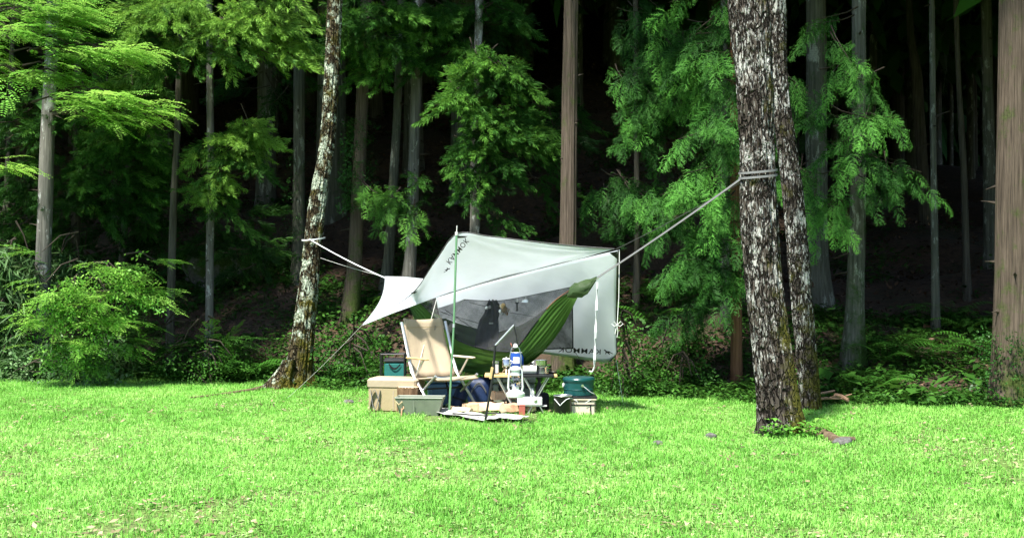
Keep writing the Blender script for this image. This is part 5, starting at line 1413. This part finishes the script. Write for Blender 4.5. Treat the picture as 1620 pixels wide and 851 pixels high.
# rolled navy bag, dark duffel
t = thing('rolled_bag', 'rolled navy blue bag leaning under the right side of the chair', 'bag', gat(729, 14.72))
mb = MB(); mb.tube([(-.05, 0, .01), (-.045, 0, .03), (.03, .02, .22), (.045, .02, .25)], [.05, .072, .072, .045], 18); mb.build('body', M['navy'], t)
mb = MB(); mb.tube([(-.02, .005, .095), (-.013, .007, .115)], .0745, 18); mb.build('strap', M['black_cloth'], t)
def lump(name, label, c, size, mat, seed, cat, rz=0, strap=True):
    t = thing(name, label, cat, c, rz); n, m = 32, 20
    th = np.linspace(0, 2*np.pi, n, endpoint=False); ph = np.linspace(.03, np.pi-.03, m); TH, PH = np.meshgrid(th, ph)
    sp = lambda x: np.sign(x)*np.abs(x)**.55
    d = np.stack([sp(np.sin(PH))*sp(np.cos(TH)), sp(np.sin(PH))*sp(np.sin(TH)), sp(np.cos(PH))], -1).reshape(-1, 3)
    r = 1+.16*(vnoise(d*2.2+seed, seed)-.5)+.08*(vnoise(d*6+seed, seed)-.5)
    V = d*r[:, None]*np.array(size)/2; V[:, 2] += size[2]/2; V[:, 2] = np.maximum(V[:, 2], 0)
    i = np.arange(n*m).reshape(m, n); j = np.roll(i, -1, 1); Q = np.stack([i[:-1], i[1:], j[1:], j[:-1]], -1).reshape(-1, 4)
    link('body', mesh_np('body', V, Q=Q, smooth=True), M[mat], t)
    if strap:
        mb = MB(); mb.ribbon([(-size[0]*.3+size[0]*.6*k/10, -size[1]*.53, size[2]*(.55+.3*math.sin(k/10*math.pi))) for k in range(11)], .025, (0, -.3, 1), .005); mb.build('handle', M['grey_web' if mat == 'navy' else 'black_cloth'], t)
    return t
lump('duffel_bag', 'dark navy duffel bag behind the chair front leg', gat(758, 15.0), (.26, .26, .30), 'navy', 3, 'bag')
lump('duffel_bag', 'black duffel bag between the chair and the olive storage box', gat(783, 15.15), (.26, .3, .36), 'black_cloth', 4, 'bag')
# olive box under the table
t = thing('storage_box', 'grey-green plastic storage box with black clips under the camp table', 'box', gat(813, 15.0))
mb = MB(); mb.box((0, 0, .125), (.42, .28, .25), bev=.02, taper=(1.05, 1.05)); mb.build('body', M['olive_light'], t)
mb = MB(); mb.box((0, 0, .285), (.455, .31, .06), bev=.015); mb.build('lid', M['olive_light'], t)
for x in (-.14, .14):
    mb = MB(); mb.box((x, -.158, .25), (.04, .014, .09), bev=.004); mb.build('clip', M['black_metal'], t)
mb = MB(); mb.ribbon([(-.16, -.165, .22), (-.10, -.18, .06), (-.02, -.17, .06)], .03, (.3, 0, 1), .005); mb.build('strap', M['black_cloth'], t)

# ------------------------------------------------------------------ camp table
TY = 14.32; tp = gat(823, TY); TH_ = .395
t = thing('camp_table', 'folding table half wood half black top on crossed metal legs', 'table', tp)
sx = lambda px: (px-823)/FPX*TY
for px0, px1, mt in ((767, 809, 'wood'), (809.3, 876, 'black_metal'), (876.3, 881, 'wood')):
    a, b_ = sx(px0), sx(px1)
    nsl = 4 if px1-px0 > 10 else 1
    for k in range(nsl):
        w = .36/nsl
        mb = MB(); mb.box(((a+b_)/2, -.18+w*(k+.5), TH_-.011), (b_-a, w-(.004 if nsl > 1 else 0), .022), bev=.003); mb.build('slat' if nsl > 1 else 'end_rail', M[mt], t)
for y in (-.15, .15):
    for (a, b_, c, d_) in ((786, 818, 'alu', 0), (818, 789, 'black_metal', .012), (828, 861, 'alu', 0), (868, 834, 'alu', .012)):
        mb = MB(); mb.tube([(sx(a), y+d_, TH_-.022), (sx(b_), y+d_, 0)], .008, 8, flat=1.2); mb.build('leg', M[c], t)
for x in (sx(789), sx(818), sx(834), sx(861)):
    mb = MB(); mb.tube([(x, -.15, .012), (x, .162, .012)], .006, 6); mb.build('stretcher', M['alu'], t)
mb = MB(); mb.box((sx(846), 0, .085), (.24, .3, .006)); mb.build('wire_shelf', M['galv'], t)
TZ = TH_
def ont(px, dy=0): p = gat(px, TY+dy); p.z = TZ+.001; p.x = (px-CX)/FPX*(TY+dy); return p
t = thing('canister', 'small dark canister with a white label on the left of the table', 'canister', ont(784, -.02))
mb = MB(); mb.lathe([(.03, 0), (.033, .004), (.033, .105), (.03, .112)], 20); mb.build('body', M['dark_cloth'], t)
mb = MB(); mb.lathe([(.034, .108), (.034, .125), (.028, .13)], 20); mb.build('lid', M['steel'], t)
mb = MB(); V = []; 
for k in range(7):
    a = R(-88+k*11); V += [(.0338*math.cos(a), .0338*math.sin(a), .012), (.0338*math.cos(a), .0338*math.sin(a), .098)]
mb.add(V, [(2*k, 2*k+2, 2*k+3, 2*k+1) for k in range(6)]); mb.build('label', M['white'], t)
t = thing('camp_stove', 'little tripod gas stove carrying a metal pot, left of the lantern', 'stove', ont(801, .0))
for k in range(3):
    a = k*2.094+.5; mb = MB(); mb.tube([(.055*math.cos(a), .055*math.sin(a), 0), (.02*math.cos(a), .02*math.sin(a), .05), (.045*math.cos(a), .045*math.sin(a), .07)], .004, 6); mb.build('leg', M['steel'], t)
mb = MB(); mb.lathe([(.012, .02), (.022, .03), (.024, .055), (.01, .06)], 14); mb.build('burner', M['steel'], t)
mb = MB(); mb.lathe([(.036, .072), (.041, .076), (.041, .145), (.037, .15), (.037, .08)], 22, closed=False); mb.build('pot', M['steel'], t)
mb = MB(); mb.lathe([(.042, .149), (.03, .158), (.006, .16), (.006, .17)], 20); mb.build('lid', M['galv'], t)
mb = MB(); mb.tube([(.04, -.01, .13), (.075, -.02, .125), (.04, -.01, .095)], .004, 6); mb.build('handle', M['galv'], t)
t = thing('blue_tin', 'bright blue tin behind the lantern holding orange-pink utensils', 'tin', ont(818, .12))
mb = MB(); mb.lathe([(.066, 0), (.069, .004), (.069, .205), (.066, .21), (.064, .205), (.064, .02)], 28, closed=False); mb.lathe([(.0645, .005), (.001, .006)], 28, closed=False); mb.build('body', M['blue_can'], t)
mb = MB(); mb.tube([(.068*math.cos(k/24*6.2832), .068*math.sin(k/24*6.2832), .21) for k in range(25)], .004, 6); mb.build('rim', M['galv'], t)
mb = MB(); V = []
for k in range(9):
    a = R(-125+k*7); V += [(.0698*math.cos(a), .0698*math.sin(a), .10), (.0698*math.cos(a), .0698*math.sin(a), .165)]
mb.add(V, [(2*k, 2*k+2, 2*k+3, 2*k+1) for k in range(8)]); mb.build('label', M['white'], t)
for nm, lab, a, b_ in (('utensil', 'orange-pink utensil leaning left out of the blue tin', (.02, 0, .03), (-.055, 0, .275)), ('utensil', 'orange-pink utensil leaning right out of the blue tin', (-.01, .02, .03), (.055, .02, .30))):
    mb = MB(); A = Vector(a); B = Vector(b_); mb.tube([A, A.lerp(B, .8), B], [.005, .005, .004], 7)
    e = mb.build(nm, M['pink']); e.location = ont(818, .12); tag(e, lab, 'utensil', 'utensils in the blue tin')
    mb = MB(); d_ = (B-A).normalized(); mb.tube([B-d_*.01, B+d_*.012, B+d_*.03], [.006, .013, .008], 8, flat=.4); mb.build('blade', M['pink'], e)
t = thing('paper_roll', 'white kitchen paper roll lying on the table', 'paper roll', ont(838, -.06))
mb = MB(); mb.tube([(-.068, 0, .043), (.068, .0, .043)], .043, 24); mb.build('paper', M['paper'], t)
mb = MB(); mb.tube([(-.0685, 0, .043), (.0685, 0, .043)], .014, 12); mb.build('core', M['tan2'], t)
t = thing('pot', 'wide stainless steel pot under the smaller one on the table', 'pot', ont(857.5, .0))
mb = MB(); mb.lathe([(.062, 0), (.069, .006), (.069, .068), (.072, .072), (.066, .07), (.066, .02)], 28, closed=False); mb.lathe([(.066, .004), (.001, .005)], 28, closed=False); mb.build('body', M['steel'], t)
mb = MB(); mb.lathe([(.071, .072), (.071, .08), (.06, .082), (.001, .083)], 28, closed=False); mb.build('lid', M['steel'], t)
mb = MB(); mb.tube([(.068, -.01, .05), (.085, -.01, .045), (.068, -.01, .03)], .004, 6); mb.build('handle', M['black_metal'], t)
t = thing('pot', 'smaller stainless steel pot stacked on the wide one', 'pot', ont(855, .0)+Vector((0, 0, .084)))
mb = MB(); mb.lathe([(.058, 0), (.064, .005), (.066, .052), (.071, .056), (.063, .055), (.06, .01)], 28, closed=False); mb.lathe([(.06, .008), (.001, .008)], 28, closed=False); mb.build('body', M['steel'], t)
mb = MB(); mb.tube([(-.065, -.01, .04), (-.085, -.012, .03), (-.066, -.01, .015)], .004, 6); mb.build('handle', M['galv'], t)
t = thing('frying_pan', 'flat black pan at the right end of the table', 'pan', ont(874, .06))
mb = MB(); mb.lathe([(.04, 0), (.052, .018), (.05, .018), (.038, .004)], 22, closed=False); mb.lathe([(.039, .003), (.001, .003)], 22, closed=False); mb.build('body', M['black_metal'], t)

t = thing('mug', 'small steel mug between the blue tin and the paper roll', 'mug', ont(829, .05))
mb = MB(); mb.lathe([(.03, 0), (.034, .004), (.035, .08), (.033, .08), (.031, .01)], 20, closed=False); mb.lathe([(.031, .008), (.001, .008)], 20, closed=False); mb.build('body', M['steel'], t)
mb = MB(); mb.tube([(.034, 0, .065), (.058, -.005, .06), (.058, -.005, .03), (.034, 0, .02)], .004, 6); mb.build('handle', M['steel'], t)
t = thing('spice_jar', 'tiny jar with dark lid behind the paper roll', 'jar', ont(842, .12))
mb = MB(); mb.lathe([(.02, 0), (.024, .004), (.024, .075), (.018, .085)], 16); mb.build('body', M['galv'], t)
mb = MB(); mb.lathe([(.022, .083), (.022, .105), (.018, .107)], 16); mb.build('lid', M['black_metal'], t)

# under the table
t = thing('metal_case', 'flat silver metal case on the shelf under the table', 'case', gat(838, 14.25)+Vector((0, 0, .09)))
mb = MB(); mb.box((0, 0, .042), (.25, .2, .082), bev=.008); mb.build('body', M['galv'], t)
mb = MB(); mb.box((.06, -.101, .045), (.03, .006, .03), bev=.002); mb.build('latch', M['steel'], t)
t = thing('red_box', 'small faded red box beside the flat silver case', 'box', gat(826, 14.05)+Vector((0, 0, .0)))
mb = MB(); mb.box((0, 0, .05), (.06, .05, .10), bev=.004); mb.build('body', M['red'], t)
mb = MB(); mb.box((0, 0, .104), (.062, .052, .012), bev=.003); mb.build('lid', M['red'], t)
def bottle(name, label, c, h, r, mat, capm):
    t = thing(name, label, 'bottle', c, 0, 'bottles under the table')
    mb = MB(); mb.lathe([(r*.9, 0), (r, .006), (r, h*.65), (r*.45, h*.82), (r*.42, h*.9)], 16); mb.build('body', M[mat], t)
    mb = MB(); mb.lathe([(r*.5, h*.88), (r*.5, h), (r*.4, h)], 14); mb.build('cap', M[capm], t)
bottle('bottle', 'small white bottle standing on the silver case', gat(842, 14.22)+Vector((0, 0, .174)), .085, .022, 'white', 'white')
bottle('bottle', 'tall black bottle behind the table legs at right', gat(853, 14.75), .33, .04, 'black_metal', 'black_metal')
lump('soft_pouch', 'black soft pouch under the right end of the table', gat(861, 14.42), (.10, .2, .2), 'black_cloth', 8, 'pouch')
lump('soft_pouch', 'low black pouch beneath the silver case', gat(846, 14.35), (.2, .2, .078), 'black_cloth', 9, 'pouch', 0, False)

# ------------------------------------------------------------------ lantern on its stand
sb = gp(765, 673); LY = sb.y
t = thing('lantern_stand', 'black lantern stand pushed into the lawn in front of the table', 'stand', sb)
P = [sb+Vector((0, 0, -.05)), at(780, 592, LY), at(783.5, 546, LY)]
mb = MB(); mb.tube([p-sb for p in P], .011, 10); mb.build('post', M['black_metal'], t)
mb = MB(); mb.tube([at(783.5, 546, LY)-sb, at(813, 514, LY+.02)-sb], .0075, 8); mb.build('arm', M['alu'], t)
mb = MB(); mb.tube([at(813, 514, LY+.02)-sb, at(816.5, 530, LY+.03)-sb, at(818, 543, LY+.03)-sb, at(815, 546, LY+.03)-sb], .0065, 8); mb.build('hook', M['black_metal'], t)
c = at(777.5, 590, LY)-sb; mb = MB(); mb.box(c, (.026, .03, .11), bev=.004, M=Matrix.Translation(c) @ Matrix.Rotation(R(10), 4, 'Y') @ Matrix.Translation(-c)); mb.build('clamp', M['wood'], t)
lb = at(815.5, 628, LY+.03)
t = thing('lantern', 'bright tinplate hurricane lantern hanging from the black stand', 'lantern', lb)
k = LY/FPX
mb = MB(); mb.lathe([(.078, 0), (.086, .006), (.088, .035), (.075, .05), (.04, .066), (.032, .075)], 28); mb.build('fount', M['galv'], t)
mb = MB(); mb.lathe([(.03, .075), (.034, .095), (.026, .1)], 20); mb.build('burner', M['galv'], t)
mb = MB(); mb.lathe([(.03, .10), (.045, .125), (.048, .15), (.04, .18), (.03, .20)], 24, closed=False); mb.build('globe', M['glass'], t)
mb = MB(); mb.lathe([(.033, .198), (.05, .205), (.048, .22), (.04, .225), (.04, .25), (.055, .256), (.05, .27), (.03, .285), (.01, .29)], 24); mb.build('chimney', M['galv'], t)
for s in (-1, 1):
    mb = MB(); mb.tube([(s*.055, 0, .05), (s*.068, 0, .09), (s*.062, 0, .18), (s*.056, 0, .255), (s*.035, 0, .275)], [.010, .010, .009, .009, .008], 10); mb.build('side_tube', M['galv'], t)
mb = MB(); 
for z in (.105, .165): mb.tube([(.05*math.cos(a/16*6.2832), .05*math.sin(a/16*6.2832), z) for a in range(17)], .0025, 5)
mb.tube([(-.05, -.012, .108), (0, -.054, .135), (.05, -.012, .165)], .0025, 5); mb.build('globe_guard', M['steel'], t)
mb = MB(); mb.tube([(-.05, 0, .27), (-.052, 0, .38), (-.036, 0, .45), (0, 0, .487), (.036, 0, .45), (.052, 0, .38), (.05, 0, .27)], .004, 7); mb.build('bail', M['steel'], t)
mb = MB(); mb.box((0, 0, .478), (.05, .03, .045), bev=.01, taper=(.6, .7)); mb.build('hook_wrap', M['white'], t)

# ------------------------------------------------------------------ paper, firewood and tools on the grass
def paper(label, corners, seed, z=.03, mat='paper', name='newspaper', cat='paper', marks=True):
    a, b_, c, d_ = [gp(*q) for q in corners]; o = (a+b_+c+d_)/4; t = thing(name, label, cat, o); n = 12; V = []
    g = np.random.default_rng(seed)
    for i in range(n):
        for j in range(n):
            u, v = i/(n-1), j/(n-1); p = (a*(1-u)+b_*u)*(1-v)+(d_*(1-u)+c*u)*v-o
            p.z = z+.022*float(vnoise(np.array([[u*4+seed, v*4, 0]]), seed)[0]); V.append(p)
    F = [(i*n+j, i*n+j+1, i*n+n+j+1, i*n+n+j) for i in range(n-1) for j in range(n-1)]
    mb = MB(); mb.add(V, F, None, 0, True); s = mb.build('sheet', M[mat], t, True); md = s.modifiers.new('t', 'SOLIDIFY'); md.thickness = .004
    if marks:
        mb = MB()
        for k in range(10):
            i = g.integers(1, n-3); j = g.integers(1, n-2); w = g.integers(1, 3)
            q = [Vector(V[i*n+j]), Vector(V[(i+w)*n+j]), Vector(V[(i+w)*n+j]).lerp(Vector(V[(i+w)*n+j+1]), .35), Vector(V[i*n+j]).lerp(Vector(V[i*n+j+1]), .35)]
            mb.add([p+Vector((0, 0, .009)) for p in q], [(0, 1, 2, 3)])
        mb.build('print', M['ink'], t)
    return t
paper('white sheet spread on the grass left of the tarp pole foot', [(676, 656), (712, 664), (745, 661), (706, 653)], 1, marks=False)
paper('printed newspaper sheet under the firewood by the lantern stand foot', [(712, 662), (765, 671), (800, 668), (745, 659)], 2)
paper('printed paper sheet right of the lantern stand under the firewood', [(765, 667), (818, 670), (838, 665), (795, 661)], 3)
g = np.random.default_rng(4)
fw = [((733, 655), (768, 654), .05, .045, 'firewood', 'reddish split log lying leftmost in the firewood heap'), ((757, 656), (800, 655), .055, .045, 'firewood_pale', 'pale split log low in the middle of the firewood heap'),
      ((779, 652), (822, 650), .125, .05, 'firewood_pale', 'thick pale log lying topmost on the firewood heap'), ((795, 657), (826, 654), .05, .045, 'firewood', 'orange-brown split log at the front right of the heap'),
      ((740, 652), (785, 651), .05, .04, 'firewood', 'thin reddish log at the back of the firewood heap'), ((822, 650), (842, 655), .045, .04, 'firewood_pale', 'short pale log end at the right of the heap'), ((713, 655), (745, 658), .045, .022, 'firewood_pale', 'slim pale stick of firewood nearest the tarp pole')]
for k, (a, b_, z, r, mt, lab) in enumerate(fw):
    A = gp(*a); B = gp(*b_); A.z = B.z = 0; mid = (A+B)/2; d_ = (B-A); L = d_.length
    t = thing('firewood', lab, 'firewood', (mid.x, mid.y, (z-r*.55)*1.3), math.atan2(d_.y, d_.x), 'split firewood by the table')
    r *= 1.25; prof = [(-1, -.5), (.1, -.62), (1, -.35), (.75, .5), (.1, .85), (-.7, .55)]
    V = []; n = len(prof)
    for i, x in enumerate(np.linspace(-L/2, L/2, 6)):
        for (py_, pz) in prof: V.append((x+(.006*g.normal() if i in (0, 5) else 0), (py_+.10*g.normal())*r, (pz+.10*g.normal())*r+r*.55))
    F = [(i*n+q, i*n+n+q, i*n+n+(q+1) % n, i*n+(q+1) % n) for i in range(5) for q in range(n)]
    mb = MB(); mb.add(V, F); mb.build('wood', M[mt], t)
    for i0 in (0, 5):
        mb = MB(); ring = [Vector(V[i0*n+q])+Vector((.002*(-1 if i0 == 0 else 1), 0, 0)) for q in range(n)]; mb.add(ring, [tuple(range(n))] if i0 == 0 else [tuple(range(n-1, -1, -1))]); mb.build('cut_end', M['log_end'], t)
for a, b_, lab in (((716, 664), (772, 668), 'long dark fire tong lying on the newspaper left of the lantern stand'), ((772, 663), (792, 664), 'short dark poker lying on the paper right of the lantern stand')):
    A = gp(*a); B = gp(*b_); A.z = B.z = .062; mb = MB(); mb.tube([(0, 0, 0), B-A], .007, 6); mb.tube([(0, .02, .0), (B-A)*.97], .006, 6)
    o = mb.build('fire_tongs', M['black_metal']); o.location = A; tag(o, lab, 'tool')

# ------------------------------------------------------------------ bucket, cream box and teal bin at the right
t = thing('bucket', 'black bucket with white wire handle right of the table', 'bucket', gat(890.5, 14.0))
mb = MB(); mb.lathe([(.078, 0), (.083, .006), (.087, .2), (.092, .207), (.084, .205), (.078, .015)], 30, closed=False); mb.lathe([(.08, .012), (.001, .012)], 30, closed=False); mb.build('shell', M['black_metal'], t)
mb = MB(); mb.tube([(.09*math.cos(k/28*6.2832), .09*math.sin(k/28*6.2832), .206) for k in range(29)], .005, 6); mb.build('rim', M['alu'], t)
mb = MB(); mb.tube([(-.085, -.03, .175), (-.06, -.075, .15), (-.03, -.093, .115), (-.01, -.093, .14), (.03, -.09, .175), (.06, -.07, .185), (.09, -.02, .18)], .0035, 6); mb.build('handle', M['white'], t)
t = thing('cream_crate', 'cream plastic crate with black straps beside the black bucket', 'crate', gat(921, 14.2))
mb = MB(); mb.box((0, 0, .075), (.235, .32, .15), bev=.012, taper=(1.05, 1.05)); mb.build('body', M['cream'], t)
mb = MB(); mb.box((0, 0, .165), (.275, .36, .026), bev=.008); mb.build('rim', M['cream'], t)
mb = MB(); mb.box((0, -.002, .183), (.285, .365, .014), bev=.004); mb.build('lid', M['black_metal'], t)
mb = MB(); mb.box((.075, -.165, .088), (.014, .008, .17), M=Matrix.Rotation(R(-1.5), 4, 'X')); mb.build('strap', M['black_cloth'], t)
mb = MB(); mb.box((0, -.1675, .11), (.25, .006, .012)); mb.build('strap', M['black_cloth'], t)
mb = MB(); mb.tube([(-.10, -.17, .172), (-.06, -.19, .15), (-.05, -.185, .12)], .003, 5); mb.tube([(.02, -.19, .13), (.075, -.19, .165)], .003, 5); mb.build('cord', M['white'], t)
t = thing('teal_bin', 'dark teal enamel bin with lid standing on the cream crate', 'bin', gat(915.5, 14.24)+Vector((0, 0, .1915)))
mb = MB(); mb.lathe([(.145, 0), (.15, .005), (.15, .055), (.155, .06), (.15, .065), (.152, .14), (.158, .146)], 40, closed=True); mb.build('body', M['teal_enamel'], t)
mb = MB(); mb.lathe([(.160, .14), (.162, .16), (.155, .17), (.152, .178), (.10, .184), (.001, .186)], 40, closed=False); mb.build('lid', M['teal_enamel'], t)
mb = MB(); mb.tube([(-.152, -.02, .10), (-.16, -.022, .10)], .022, 12); mb.build('handle_mount', M['white'], t)
mb = MB(); mb.tube([(.03, -.15, .105), (.03, -.17, .105)], .014, 12); mb.build('handle_mount', M['steel'], t)
mb = MB(); mb.tube([(.03, -.166, .105), (.07, -.168, .075), (.11, -.16, .04), (.15, -.12, .02)], .004, 6); mb.build('handle', M['galv'], t)
